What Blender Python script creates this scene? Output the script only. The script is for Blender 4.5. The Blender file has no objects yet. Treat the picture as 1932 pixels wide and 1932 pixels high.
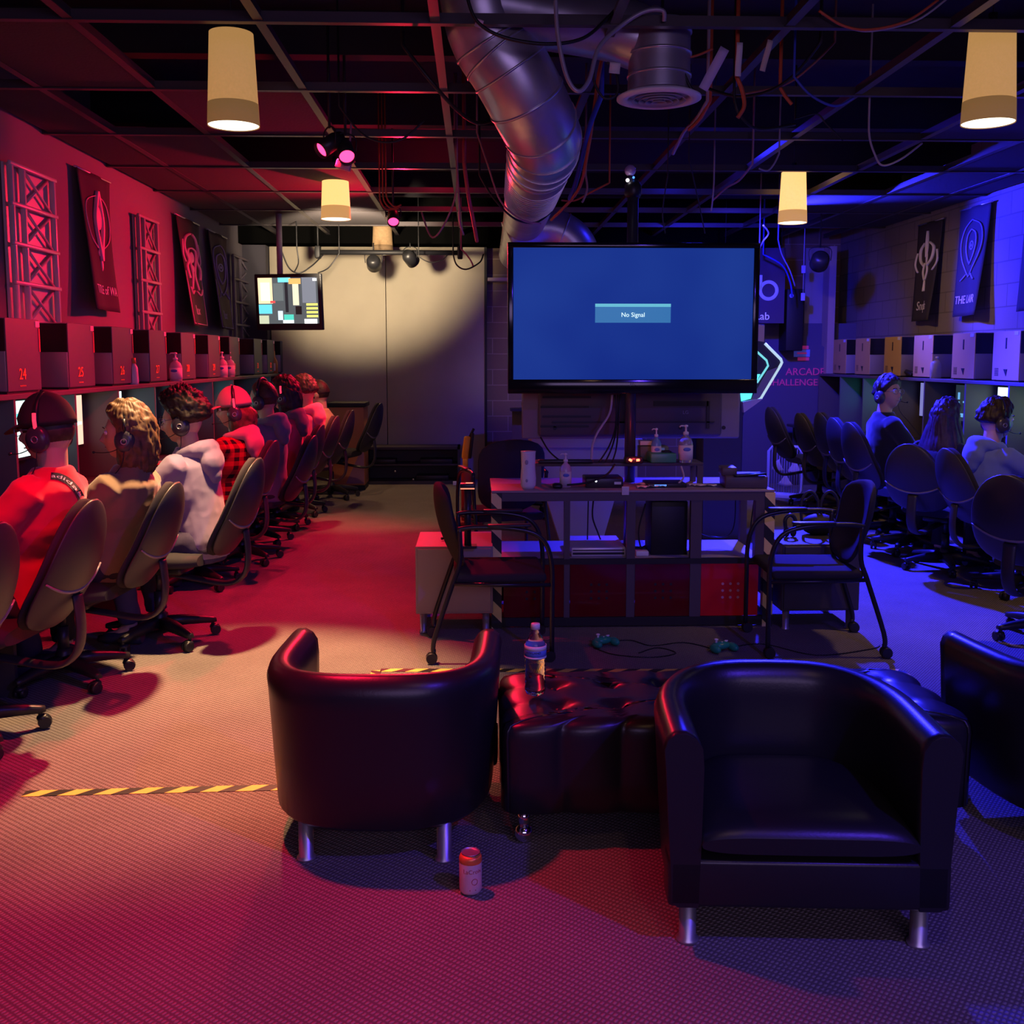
import bpy, bmesh, math, random
from mathutils import Vector, Matrix, noise, Euler
random.seed(7)
C = bpy.context.scene.collection
SC = bpy.context.scene
R = math.radians
PI = math.pi

# ------------------------------------------------------------------ camera, world, lights, exposure
CAM_H = 1.55
PITCH = math.atan(207 / 1932)
YAW = R(1.946)
cd = bpy.data.cameras.new('camera'); cam = bpy.data.objects.new('camera', cd); C.objects.link(cam)
cam.location = (0, 0, CAM_H); cam.rotation_euler = (PI / 2 - PITCH, 0, -YAW)
cd.sensor_width = 36; cd.lens = 36; cd.shift_y = -84 / 1932; cd.clip_start = 0.05; cd.clip_end = 60
SC.camera = cam
_F = Vector((math.sin(YAW) * math.cos(PITCH), math.cos(YAW) * math.cos(PITCH), -math.sin(PITCH)))
_R = Vector((math.cos(YAW), -math.sin(YAW), 0)); _U = _R.cross(_F)
def ray(px, py): return _F * 1932 + _R * (px - 966) + _U * (882 - py)
def at(px, py, Y):
    d = ray(px, py); return Vector((0, 0, CAM_H)) + d * (Y / d.y)
def fl(px, py, z=0.0):
    d = ray(px, py); return Vector((0, 0, CAM_H)) + d * ((z - CAM_H) / d.z)
def onx(px, py, X):
    d = ray(px, py); return Vector((0, 0, CAM_H)) + d * (X / d.x)

w = bpy.data.worlds.new('world'); SC.world = w; w.use_nodes = True
w.node_tree.nodes['Background'].inputs[0].default_value = (0.25, 0.22, 0.6, 1)
w.node_tree.nodes['Background'].inputs[1].default_value = 0.012
SC.view_settings.view_transform = 'Standard'; SC.view_settings.look = 'None'
SC.view_settings.exposure = 0.0; SC.view_settings.gamma = 1.0; SC.view_settings.use_curve_mapping = False
RED = (1.0, 0.008, 0.05); BLUE = (0.022, 0.020, 1.0); WARM = (1.0, 0.56, 0.27)
def spot(name, loc, target, power, col, size=90, blend=0.6, r=0.05):
    l = bpy.data.lights.new(name, 'SPOT'); l.energy = power; l.color = col; l.spot_size = R(size); l.spot_blend = blend; l.shadow_soft_size = r
    o = bpy.data.objects.new(name, l); C.objects.link(o); o.location = loc
    o.rotation_euler = (Vector(target) - Vector(loc)).to_track_quat('-Z', 'Y').to_euler()
    return o
def point(name, loc, power, col, r=0.05):
    l = bpy.data.lights.new(name, 'POINT'); l.energy = power; l.color = col; l.shadow_soft_size = r
    o = bpy.data.objects.new(name, l); C.objects.link(o); o.location = loc
    return o
# red stage cans over the left row and over the lounge (they hang beyond the people and shine back towards the camera)
spot('red_spot_near', (-0.95, 3.35, 2.9), (-1.55, 2.5, 0), 350, RED, 96, 0.7)
spot('red_spot_mid', (-0.83, 6.25, 2.72), (-1.9, 5.4, 0.4), 520, RED, 110, 0.7)
spot('red_spot_wall', (-0.70, 9.95, 2.70), (-2.88, 7.6, 1.2), 430, RED, 138, 0.9)
spot('red_spot_row', (-0.7, 9.0, 2.74), (-1.9, 8.1, 0.6), 260, RED, 105, 0.7)
# blue stage cans over the right row, likewise shining back, and a dim one over the lounge
spot('blue_spot_row', (2.5, 8.7, 2.93), (3.2, 6.4, 0.0), 3600, BLUE, 100, 0.7)
spot('blue_spot_wall', (3.0, 10.3, 2.9), (4.68, 7.9, 2.0), 1200, BLUE, 92, 0.7)
spot('blue_spot_lounge', (1.9, 0.9, 2.9), (1.1, 2.9, 0.0), 190, (0.10, 0.04, 1.0), 110, 0.8)
spot('blue_spot_back', (2.6, 9.6, 2.8), (2.9, 12.6, 1.1), 520, BLUE, 100, 0.8)
# added dim lilac fill behind the camera, standing for the rest of the hall
al = bpy.data.lights.new('hall_fill_light', 'AREA'); al.energy = 55; al.color = (0.62, 0.42, 1.0); al.shape = 'RECTANGLE'; al.size = 4; al.size_y = 1.0
ao = bpy.data.objects.new('hall_fill_light', al); C.objects.link(ao); ao.location = (0.9, -2.2, 2.3); ao.rotation_euler = (R(80), 0, 0)
# warm wash on the back panel from an unseen spot without a fixture
spot('warm_spot_panel', (-1.3, 9.9, 2.55), (-1.45, 13.0, 3.12), 700, (1.0, 0.79, 0.54), 64, 0.65, 0.1)
spot('warm_fill_block', (.6, 9.6, 2.8), (.35, 13.2, 1.75), 130, (1.0, 0.66, 0.36), 30, 0.6, 0.1)  # added warm fill to brighten the tan block wall, no fixture
spot('warm_spot_lounge', (0.6, 1.2, 2.9), (0.7, 3.2, 0.3), 10, WARM, 90, 0.8)
WARM_POWER = {0: 900, 1: 120, 2: 70, 3: 70, 4: 80}
WARM_AIM = {0: (-1.2, 4.55, 0), 1: (-1.0, 10.4, 0), 2: (-1.55, 11.3, 0), 3: (3.0, 6.6, 0.6), 4: (3.95, 10.2, 1.3)}
WARM_CONE = {0: (60, .6), 1: (60, .7), 2: (84, .6), 3: (120, .9), 4: (120, .9)}

# ------------------------------------------------------------------ materials
_M = {}
def mat(name, col=(0.5, 0.5, 0.5), rough=0.6, metal=0.0, spec=0.5, em=None, es=0.0, alpha=1.0, trans=0.0, ior=1.45, bump=None, vary=None, coat=0.0, sheen=0.0):
    if name in _M: return _M[name]
    m = bpy.data.materials.new(name); m.use_nodes = True; nt = m.node_tree; b = nt.nodes['Principled BSDF']
    b.inputs['Base Color'].default_value = (*col, 1); b.inputs['Roughness'].default_value = rough; b.inputs['Metallic'].default_value = metal
    b.inputs['Specular IOR Level'].default_value = spec; b.inputs['IOR'].default_value = ior
    b.inputs['Transmission Weight'].default_value = trans; b.inputs['Alpha'].default_value = alpha
    b.inputs['Coat Weight'].default_value = coat; b.inputs['Sheen Weight'].default_value = sheen
    if em: b.inputs['Emission Color'].default_value = (*em, 1); b.inputs['Emission Strength'].default_value = es
    tc = nt.nodes.new('ShaderNodeTexCoord')
    if vary:   # (scale, amount): slow tone variation of the stuff itself
        n = nt.nodes.new('ShaderNodeTexNoise'); n.inputs['Scale'].default_value = vary[0]; n.inputs['Detail'].default_value = 4
        nt.links.new(tc.outputs['Object'], n.inputs['Vector'])
        r = nt.nodes.new('ShaderNodeValToRGB'); a = vary[1]
        r.color_ramp.elements[0].position = 0.3; r.color_ramp.elements[1].position = 0.7
        r.color_ramp.elements[0].color = (*[c * (1 - a) for c in col], 1); r.color_ramp.elements[1].color = (*[min(1, c * (1 + a)) for c in col], 1)
        nt.links.new(n.outputs['Fac'], r.inputs['Fac']); nt.links.new(r.outputs['Color'], b.inputs['Base Color'])
    if bump:   # (scale, strength, distance)
        n = nt.nodes.new('ShaderNodeTexNoise'); n.inputs['Scale'].default_value = bump[0]; n.inputs['Detail'].default_value = 3
        nt.links.new(tc.outputs['Object'], n.inputs['Vector'])
        bp = nt.nodes.new('ShaderNodeBump'); bp.inputs['Strength'].default_value = bump[1]; bp.inputs['Distance'].default_value = bump[2]
        nt.links.new(n.outputs['Fac'], bp.inputs['Height']); nt.links.new(bp.outputs['Normal'], b.inputs['Normal'])
    _M[name] = m
    return m
def carpet():
    m = mat('carpet_weave', (0.30, 0.27, 0.25), 0.95, spec=0.1); nt = m.node_tree; b = nt.nodes['Principled BSDF']
    tc = nt.nodes.new('ShaderNodeTexCoord'); mp = nt.nodes.new('ShaderNodeMapping'); mp.inputs['Rotation'].default_value = (0, 0, R(38))
    nt.links.new(tc.outputs['Object'], mp.inputs['Vector'])
    w1 = nt.nodes.new('ShaderNodeTexWave'); w1.inputs['Scale'].default_value = 26; w1.inputs['Distortion'].default_value = 1.4; w1.inputs['Detail Scale'].default_value = 8
    w2 = nt.nodes.new('ShaderNodeTexWave'); w2.bands_direction = 'Y'; w2.inputs['Scale'].default_value = 17; w2.inputs['Distortion'].default_value = 1.4; w2.inputs['Detail Scale'].default_value = 8
    nz = nt.nodes.new('ShaderNodeTexNoise'); nz.inputs['Scale'].default_value = 3; nz.inputs['Detail'].default_value = 6
    for n in (w1, w2, nz): nt.links.new(mp.outputs['Vector'], n.inputs['Vector'])
    mul = nt.nodes.new('ShaderNodeMath'); mul.operation = 'MULTIPLY'
    nt.links.new(w1.outputs['Fac'], mul.inputs[0]); nt.links.new(w2.outputs['Fac'], mul.inputs[1])
    r = nt.nodes.new('ShaderNodeValToRGB'); r.color_ramp.elements[0].color = (0.15, 0.13, 0.12, 1); r.color_ramp.elements[1].color = (0.36, 0.33, 0.30, 1); r.color_ramp.elements[1].position = 0.55
    nt.links.new(mul.outputs[0], r.inputs['Fac'])
    mx = nt.nodes.new('ShaderNodeMixRGB'); mx.blend_type = 'MULTIPLY'; mx.inputs[0].default_value = 0.35
    nt.links.new(r.outputs['Color'], mx.inputs[1]); nt.links.new(nz.outputs['Fac'], mx.inputs[2]); nt.links.new(mx.outputs[0], b.inputs['Base Color'])
    bp = nt.nodes.new('ShaderNodeBump'); bp.inputs['Strength'].default_value = 0.5; bp.inputs['Distance'].default_value = 0.006
    nt.links.new(mul.outputs[0], bp.inputs['Height']); nt.links.new(bp.outputs['Normal'], b.inputs['Normal'])
    return m
def cinder(name, col, mortar):
    m = mat(name, col, 0.8, spec=0.3); nt = m.node_tree; b = nt.nodes['Principled BSDF']
    tc = nt.nodes.new('ShaderNodeTexCoord'); mp = nt.nodes.new('ShaderNodeMapping')
    nt.links.new(tc.outputs['UV'], mp.inputs['Vector'])
    br = nt.nodes.new('ShaderNodeTexBrick'); br.inputs['Scale'].default_value = 1.0; br.inputs['Brick Width'].default_value = 0.4; br.inputs['Row Height'].default_value = 0.2
    br.inputs['Mortar Size'].default_value = 0.006; br.inputs['Color1'].default_value = (*col, 1); br.inputs['Color2'].default_value = (*[c * 0.9 for c in col], 1); br.inputs['Mortar'].default_value = (*mortar, 1)
    nt.links.new(mp.outputs['Vector'], br.inputs['Vector']); nt.links.new(br.outputs['Color'], b.inputs['Base Color'])
    bp = nt.nodes.new('ShaderNodeBump'); bp.inputs['Strength'].default_value = 0.7; bp.inputs['Distance'].default_value = 0.01; bp.invert = True
    nt.links.new(br.outputs['Fac'], bp.inputs['Height']); nt.links.new(bp.outputs['Normal'], b.inputs['Normal'])
    return m
def stripes(name, c1, c2, period, axis=(1, 0, 1)):
    """hazard stripes: painted diagonals, object space"""
    m = mat(name, c1, 0.5); nt = m.node_tree; b = nt.nodes['Principled BSDF']
    tc = nt.nodes.new('ShaderNodeTexCoord'); dt = nt.nodes.new('ShaderNodeVectorMath'); dt.operation = 'DOT_PRODUCT'; dt.inputs[1].default_value = axis
    nt.links.new(tc.outputs['Object'], dt.inputs[0])
    a = nt.nodes.new('ShaderNodeMath'); a.operation = 'DIVIDE'; a.inputs[1].default_value = period; nt.links.new(dt.outputs['Value'], a.inputs[0])
    f = nt.nodes.new('ShaderNodeMath'); f.operation = 'FRACT'; nt.links.new(a.outputs[0], f.inputs[0])
    g = nt.nodes.new('ShaderNodeMath'); g.operation = 'GREATER_THAN'; g.inputs[1].default_value = 0.5; nt.links.new(f.outputs[0], g.inputs[0])
    mx = nt.nodes.new('ShaderNodeMixRGB'); mx.inputs[1].default_value = (*c1, 1); mx.inputs[2].default_value = (*c2, 1)
    nt.links.new(g.outputs[0], mx.inputs[0]); nt.links.new(mx.outputs[0], b.inputs['Base Color'])
    return m
M_carpet = carpet()
M_black = mat('black_paint', (0.012, 0.012, 0.014), 0.55)
M_ceil = mat('black_ceiling_deck', (0.02, 0.018, 0.024), 0.9, bump=(4, 0.3, 0.02))
M_grid = mat('dark_grid_metal', (0.075, 0.065, 0.07), 0.35, 0.3)
M_plastic = mat('black_plastic', (0.018, 0.018, 0.02), 0.38)
M_shell = mat('charcoal_plastic_shell', (0.032, 0.030, 0.032), 0.42)
M_fabric = mat('charcoal_fabric', (0.035, 0.032, 0.036), 0.95, spec=0.2, bump=(220, 0.4, 0.002))
M_leather = mat('black_leather', (0.016, 0.015, 0.018), 0.33, spec=0.55, bump=(140, 0.25, 0.001))
M_chrome = mat('chrome', (0.8, 0.8, 0.82), 0.12, 1.0)
M_steel = mat('satin_steel', (0.55, 0.55, 0.58), 0.38, 0.85)
M_galv = mat('galvanised_duct', (0.55, 0.54, 0.58), 0.36, 0.75, vary=(3, 0.18), bump=(2.5, 0.12, 0.02))
M_board = mat('dark_laminate', (0.05, 0.045, 0.05), 0.45)
M_wood = mat('charcoal_board', (0.08, 0.07, 0.075), 0.5)
M_white = mat('white_plastic', (0.75, 0.74, 0.74), 0.4)
M_paper = mat('white_paper', (0.72, 0.68, 0.66), 0.9)
M_yel = mat('yellow_tape', (0.85, 0.62, 0.10), 0.5)
M_tape = mat('black_tape', (0.012, 0.012, 0.012), 0.5)
M_hazard = stripes('hazard_stripe_paint', (0.02, 0.02, 0.02), (0.85, 0.68, 0.25), 0.16)
M_glow_white = mat('screen_white_glow', (0, 0, 0), 0.4, em=(0.75, 0.95, 1.0), es=1.6)
M_txt = mat('white_lettering', (0.8, 0.78, 0.8), 0.6)

# ------------------------------------------------------------------ mesh helpers
class MB:
    def __init__(s): s.b = bmesh.new(); s.mi = 0
    def _tag(s, fs, sm):
        for f in fs: f.material_index = s.mi; f.smooth = sm
    def box(s, c, d, rot=None, bev=0.0, seg=2):
        r = bmesh.ops.create_cube(s.b, size=1.0); vs = r['verts']
        bmesh.ops.scale(s.b, vec=d, verts=vs)
        fs = list({f for v in vs for f in v.link_faces})
        if bev > 0:
            es = list({e for v in vs for e in v.link_edges})
            q = bmesh.ops.bevel(s.b, geom=es, offset=min(bev, min(d) * 0.49), segments=seg, profile=0.5, affect='EDGES')
            vs = list({v for f in q['faces'] for v in f.verts} | {v for v in vs if v.is_valid})
            fs = list({f for v in vs for f in v.link_faces})
        m = Matrix.Translation(Vector(c))
        if rot is not None: m = m @ (rot if isinstance(rot, Matrix) else Euler(rot).to_matrix().to_4x4())
        bmesh.ops.transform(s.b, matrix=m, verts=vs)
        s._tag(fs, bev > 0 and seg > 1)
        return s
    def box2(s, a, b, **k):
        return s.box([(a[i] + b[i]) / 2 for i in range(3)], [abs(b[i] - a[i]) for i in range(3)], **k)
    def rings(s, rings, cap=True, closed=False, sm=True):
        """rings: lists of n points each"""
        vr = [[s.b.verts.new(p) for p in r] for r in rings]; n = len(vr[0]); fs = []
        for i in range(len(vr) - (0 if closed else 1)):
            a, b = vr[i], vr[(i + 1) % len(vr)]
            for j in range(n): fs.append(s.b.faces.new((a[j], a[(j + 1) % n], b[(j + 1) % n], b[j])))
        s._tag(fs, sm)
        if cap and not closed:
            s._tag([s.b.faces.new(vr[0][::-1]), s.b.faces.new(vr[-1])], False)
        return s
    def tube(s, pts, r, n=10, cap=True, closed=False, flat=None):
        pts = [Vector(p) for p in pts]; m = len(pts); rs = r if isinstance(r, (list, tuple)) else [r] * m
        up = None; out = []
        for i, p in enumerate(pts):
            if closed: t = pts[(i + 1) % m] - pts[i - 1]
            else: t = pts[min(i + 1, m - 1)] - pts[max(i - 1, 0)]
            if t.length < 1e-9: t = Vector((0, 0, 1))
            t.normalize()
            if up is None: up = t.orthogonal().normalized()
            up = (up - t * up.dot(t));
            up = up.normalized() if up.length > 1e-6 else t.orthogonal().normalized()
            sd = t.cross(up)
            out.append([p + (up * math.cos(2 * PI * j / n) + sd * math.sin(2 * PI * j / n)) * rs[i] for j in range(n)])
        return s.rings(out, cap, closed)
    def cyl(s, a, b, r, r2=None, n=20):
        a, b = Vector(a), Vector(b); r2 = r if r2 is None else r2
        t = (b - a).normalized(); u = t.orthogonal().normalized(); v = t.cross(u)
        f = lambda c, rr: [c + (u * math.cos(2 * PI * j / n) + v * math.sin(2 * PI * j / n)) * rr for j in range(n)]
        return s.rings([f(a, r), f(b, r2)])
    def lathe(s, prof, c=(0, 0, 0), n=28, axis='Z', sm=True):
        out = []
        for r, z in prof:
            ring = []
            for j in range(n):
                a = 2 * PI * j / n; x, y = r * math.cos(a), r * math.sin(a)
                p = (x, y, z) if axis == 'Z' else (x, z, y) if axis == 'Y' else (z, x, y)
                ring.append(Vector(c) + Vector(p))
            out.append(ring)
        loop = prof[0][0] > 1e-6 and prof[-1][0] > 1e-6
        return s.rings(out, cap=not loop, closed=loop, sm=sm)
    def ball(s, c, r, nu=20, nv=12, fn=None, mtx=None):
        """ellipsoid; fn(dir)->scale factor or Vector"""
        r = (r, r, r) if not isinstance(r, (tuple, list)) else r
        rows = []
        for i in range(nv + 1):
            th = 0.02 + (PI - 0.04) * i / nv; row = []
            for j in range(nu):
                ph = 2 * PI * j / nu
                d = Vector((math.sin(th) * math.cos(ph), math.sin(th) * math.sin(ph), math.cos(th)))
                p = Vector((d.x * r[0], d.y * r[1], d.z * r[2])) if fn is None else fn(d)
                if mtx is not None: p = mtx @ p
                row.append(Vector(c) + p)
            rows.append(row)
        return s.rings(rows)
    def prism(s, poly, a, b, plane='XZ'):
        """poly of 2D points extruded between a and b on the third axis"""
        f = {'XZ': lambda u, v, t: (u, t, v), 'XY': lambda u, v, t: (u, v, t), 'YZ': lambda u, v, t: (t, u, v)}[plane]
        v0 = [s.b.verts.new(f(u, v, a)) for u, v in poly]; v1 = [s.b.verts.new(f(u, v, b)) for u, v in poly]; n = len(poly)
        fs = [s.b.faces.new(v0), s.b.faces.new(v1[::-1])] + [s.b.faces.new((v0[i], v0[(i + 1) % n], v1[(i + 1) % n], v1[i])) for i in range(n)]
        s._tag(fs, False); return s
    def quad(s, *p):
        s._tag([s.b.faces.new([s.b.verts.new(q) for q in p])], False); return s
    def grid(s, nu, nv, fn, sm=True):
        v = [[s.b.verts.new(fn(i / nu, j / nv)) for j in range(nv + 1)] for i in range(nu + 1)]
        s._tag([s.b.faces.new((v[i][j], v[i + 1][j], v[i + 1][j + 1], v[i][j + 1])) for i in range(nu) for j in range(nv)], sm); return s
    def text(s, body, size, mtx, ext=0.001, align='CENTER'):
        c = bpy.data.curves.new('t', 'FONT'); c.body = body; c.size = size; c.extrude = ext; c.align_x = align; c.align_y = 'CENTER'; c.resolution_u = 3
        o = bpy.data.objects.new('t', c); C.objects.link(o); dg = bpy.context.evaluated_depsgraph_get()
        me = bpy.data.meshes.new_from_object(o.evaluated_get(dg)); bpy.data.objects.remove(o); me.transform(mtx)
        k = len(s.b.faces); s.b.from_mesh(me); s.b.faces.ensure_lookup_table(); s._tag(s.b.faces[k:], False); bpy.data.meshes.remove(me); return s
    def build(s, name, mats, parent=None, loc=None, bevel=0.0):
        bmesh.ops.recalc_face_normals(s.b, faces=s.b.faces[:])
        me = bpy.data.meshes.new(name); s.b.to_mesh(me); s.b.free()
        for m in (mats if isinstance(mats, (list, tuple)) else [mats]): me.materials.append(m)
        o = bpy.data.objects.new(name, me); C.objects.link(o)
        if parent: o.parent = parent
        if loc is not None: o.location = loc
        return o
FACE_CAM = Matrix.Rotation(PI / 2, 4, 'X')      # text in XZ plane, read from -Y
def tag(o, label=None, cat=None, group=None, kind=None):
    if label: o['label'] = label
    if cat: o['category'] = cat
    if group: o['group'] = group
    if kind: o['kind'] = kind
    return o
def thing(name, label, cat, loc=(0, 0, 0), rz=0.0, group=None):
    o = bpy.data.objects.new(name, None); C.objects.link(o); o.location = loc; o.rotation_euler = (0, 0, rz); o.empty_display_size = 0.1
    return tag(o, label, cat, group)
def copy_tree(o, parent=None):
    c = o.copy(); C.objects.link(c)
    if parent: c.parent = parent
    for ch in list(o.children): copy_tree(ch, c)
    return c
def spline(pts, k=6):
    pts = [Vector(p) for p in pts]; out = []
    for i in range(len(pts) - 1):
        p0, p1, p2, p3 = pts[max(i - 1, 0)], pts[i], pts[i + 1], pts[min(i + 2, len(pts) - 1)]
        for j in range(k):
            t = j / k
            out.append(0.5 * ((2 * p1) + (p2 - p0) * t + (2 * p0 - 5 * p1 + 4 * p2 - p3) * t * t + (3 * p1 - p0 - 3 * p2 + p3) * t ** 3))
    return out + [pts[-1]]
def smooth(o, v=True):
    for p in o.data.polygons: p.use_smooth = v
    return o
def remesh(o, vox, fold=None, sub=0):
    """fuse overlapping volumes of o into one continuous skin"""
    md = o.modifiers.new('r', 'REMESH'); md.mode = 'VOXEL'; md.voxel_size = vox; md.use_smooth_shade = True
    sm = o.modifiers.new('s', 'SMOOTH'); sm.factor = 0.5; sm.iterations = 3
    dg = bpy.context.evaluated_depsgraph_get(); dg.update()
    me = bpy.data.meshes.new_from_object(o.evaluated_get(dg)); old = o.data; o.modifiers.clear()
    for m in old.materials:
        if m.name not in [x.name for x in me.materials if x]: me.materials.append(m)
    o.data = me; bpy.data.meshes.remove(old)
    if fold:
        amp, sc = fold
        me.update(); ns = [v.normal.copy() for v in me.vertices]
        for v, n in zip(me.vertices, ns):
            q = v.co
            f = noise.noise(Vector((q.x * sc, q.y * sc * 1.3 + q.z * sc * 0.9, q.z * sc * 0.55))) + 0.5 * noise.noise(q * sc * 2.2)
            v.co += n * amp * (1 - 2.2 * abs(f))
    for p in me.polygons: p.use_smooth = True
    return o
# ------------------------------------------------------------------ the room
ZC = 3.03; ZD = 3.55; XL = -2.88; XR = 4.68; YB = 13.25
def struct(o): o['kind'] = 'structure'; return o
def uvwall(o, ax):
    me = o.data; uv = me.uv_layers.new(name='UVMap')
    for l in me.loops:
        c = me.vertices[l.vertex_index].co; uv.data[l.index].uv = (c[ax], c.z)
    return o
struct(MB().box2((XL - 0.1, -3, -0.1), (XR + 0.1, YB + 0.2, 0)).build('floor', M_carpet))
struct(MB().box2((XL - 0.1, -3, ZD), (XR + 0.1, YB + 0.2, ZD + 0.1)).build('ceiling', M_ceil))
M_wl = mat('plum_wall_paint', (0.20, 0.17, 0.19), 0.75, bump=(30, 0.15, 0.004))
struct(MB().box2((XL - 0.1, -3, 0), (XL, YB + 0.1, ZD)).build('wall_left', M_wl))
struct(uvwall(MB().box2((XR, -3, 0), (XR + 0.1, YB + 0.1, ZD)).build('wall_right', cinder('grey_block_paint', (0.24, 0.21, 0.21), (0.16, 0.14, 0.14))), 1))
M_dw = mat('dark_wall_paint', (0.05, 0.045, 0.06), 0.8)
struct(uvwall(MB().box2((XL, YB, 0), (XR, YB + 0.1, ZD)).build('wall_back', cinder('tan_block_paint', (0.25, 0.17, 0.10), (0.40, 0.30, 0.20))), 0))
struct(MB().box2((XL, -3.1, 0), (XR, -3, ZD)).build('wall_front', M_dw))
# cloth covered partition in front of the back wall, two panels with a seam
M_pan = mat('beige_felt', (0.42, 0.37, 0.28), 0.95, spec=0.1, bump=(160, 0.2, 0.002), vary=(2.0, 0.06))
pl, pr = at(519, 900, 13.1).x, at(915, 900, 13.1).x
seam = at(730, 700, 13.1).x; ptop = at(700, 466, 13.1).z
t = thing('partition_panel', 'tall beige felt partition with a centre seam covering the far wall, lit warm on its upper half', 'partition', ((pl + pr) / 2, 13.1, 0))
cx = (pl + pr) / 2
MB().box2((pl - cx, -0.02, 0), (seam - cx - 0.004, 0.04, ptop), bev=0.004).build('felt_panel', M_pan, t)
MB().box2((seam - cx + 0.004, -0.02, 0), (pr - cx, 0.04, ptop), bev=0.004).build('felt_panel', M_pan, t)
MB().box2((pr - cx, -0.03, 0), (pr - cx + 0.03, 0.05, ptop + 0.04)).build('edge_trim', M_black, t)
# black end wall left of the panel and above it (bulkhead)
struct(MB().box2((XL, 12.9, 0), (pl - 0.01, 13.2, ZC - 0.05)).build('trim_1', M_dw))
struct(MB().box2((XL, 12.7, ptop), (at(1470, 470, 12.8).x, 13.2, ZD)).build('trim_2', mat('bulkhead_black', (.003, .003, .003), 1.0, spec=0.0)))
struct(MB().box2((pr + 0.04, 12.98, at(940, 524, 13).z), (pr + 0.6, 13.2, at(940, 530, 13).z)).build('trim_3', mat('bright_ledge', (0.7, 0.6, 0.45), 0.6)))
# blue end wall at right, with its slanting dark stair screen
M_bw = mat('navy_paint', (0.10, 0.09, 0.16), 0.8)
a = at(1400, 700, 12.6).x
struct(MB().box2((a, 12.6, 0), (XR, 12.75, at(1500, 610, 12.6).z)).build('wall_end_right', M_bw))
struct(MB().prism([(a, 0), (XR, 0), (XR, at(1600, 715, 12.55).z), (at(1575, 700, 12.55).x, at(1575, 670, 12.55).z), (at(1480, 600, 12.55).x, at(1480, 608, 12.55).z), (a, at(1480, 608, 12.55).z)], 12.5, 12.6).build('wall_screen', M_bw))
struct(MB().box2((at(1520, 500, 12.62).x, 12.62, 0.9), (at(1560, 500, 12.62).x, 12.7, at(1560, 468, 12.62).z)).build('trim_4', mat('lilac_pilaster', (0.30, 0.27, 0.30), 0.8)))
struct(MB().box2((at(1560, 500, 12.5).x, 12.4, 1.2), (at(1573, 500, 12.5).x, 12.62, at(1560, 466, 12.5).z)).build('trim_5', mat('tan_pilaster', (0.45, 0.36, 0.30), 0.7)))
# suspended ceiling grid (tiles removed): main runners along the room, cross tees across it
YS = [4.76 + 1.175 * i for i in range(-6, 7)]
XS = [-2.41, -1.79, -0.96, -0.18, 0.62, 1.41, 2.16, 3.05, 3.75, 4.33]
n = 6
for y in YS:
    n += 1; o = MB().box2((XL, y - 0.012, ZC), (XR, y + 0.012, ZC + 0.045)).box2((XL, y - 0.02, ZC - 0.004), (XR, y + 0.02, ZC)).build('trim_%d' % n, M_grid); struct(o)
for x in XS:
    n += 1; struct(MB().box2((x - 0.012, -3, ZC + 0.005), (x + 0.012, YB - 0.4, ZC + 0.05)).box2((x - 0.022, -3, ZC + 0.001), (x + 0.022, YB - 0.4, ZC + 0.005)).build('trim_%d' % n, M_grid))
# ceiling tiles that are still in place
M_tile = mat('dark_ceiling_tile', (0.06, 0.05, 0.055), 0.95, bump=(60, 0.5, 0.004))
TL = [(-2.41, -1.79, 0, 0), (-1.79, -0.96, 1, 0), (-2.41, -1.79, 2, 0), (3.75, 4.33, 2, 0), (3.75, 4.33, 3, 0), (3.05, 3.75, 4, 0), (3.05, 3.75, 1, 0), (-1.79, -0.96, 3, 0), (-2.85, -2.41, 1, 0), (-2.85, -2.41, 2, 0), (-2.85, -2.41, 3, 0), (-2.85, -2.41, 4, 0), (-2.85, -2.41, 5, 0),
      (-2.41, -1.79, 3, 0), (-2.41, -1.79, 4, 0), (-2.41, -1.79, 5, 0), (-1.79, -0.96, 4, 0), (-1.79, -0.96, 5, 0), (4.33, 4.66, 2, 0), (4.33, 4.66, 3, 0), (4.33, 4.66, 4, 0), (4.33, 4.66, 5, 0), (3.75, 4.33, 4, 0), (3.75, 4.33, 5, 0)]
for x0, x1, k, _ in TL:
    y0 = 4.76 + 1.175 * k
    n += 1; struct(MB().box2((x0 + 0.014, y0 + 0.014, ZC + 0.006), (x1 - 0.014, y0 + 1.16, ZC + 0.02)).build('trim_%d' % n, M_tile))
for k, y in enumerate((3.2, 6.2, 8.0, 9.8, 11.4)):
    n += 1; struct(MB().box2((XL, y, ZD - 0.25), (XR, y + 0.12, ZD)).build('trim_%d' % n, M_ceil))
n += 1; struct(MB().box2((XL, -3, 0), (XL + 0.015, YB - 0.4, 0.1)).build('baseboard_left', M_black))
struct(MB().box2((XR - 0.015, -3, 0), (XR, YB - 0.7, 0.1)).build('baseboard_right', M_black))

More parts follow.
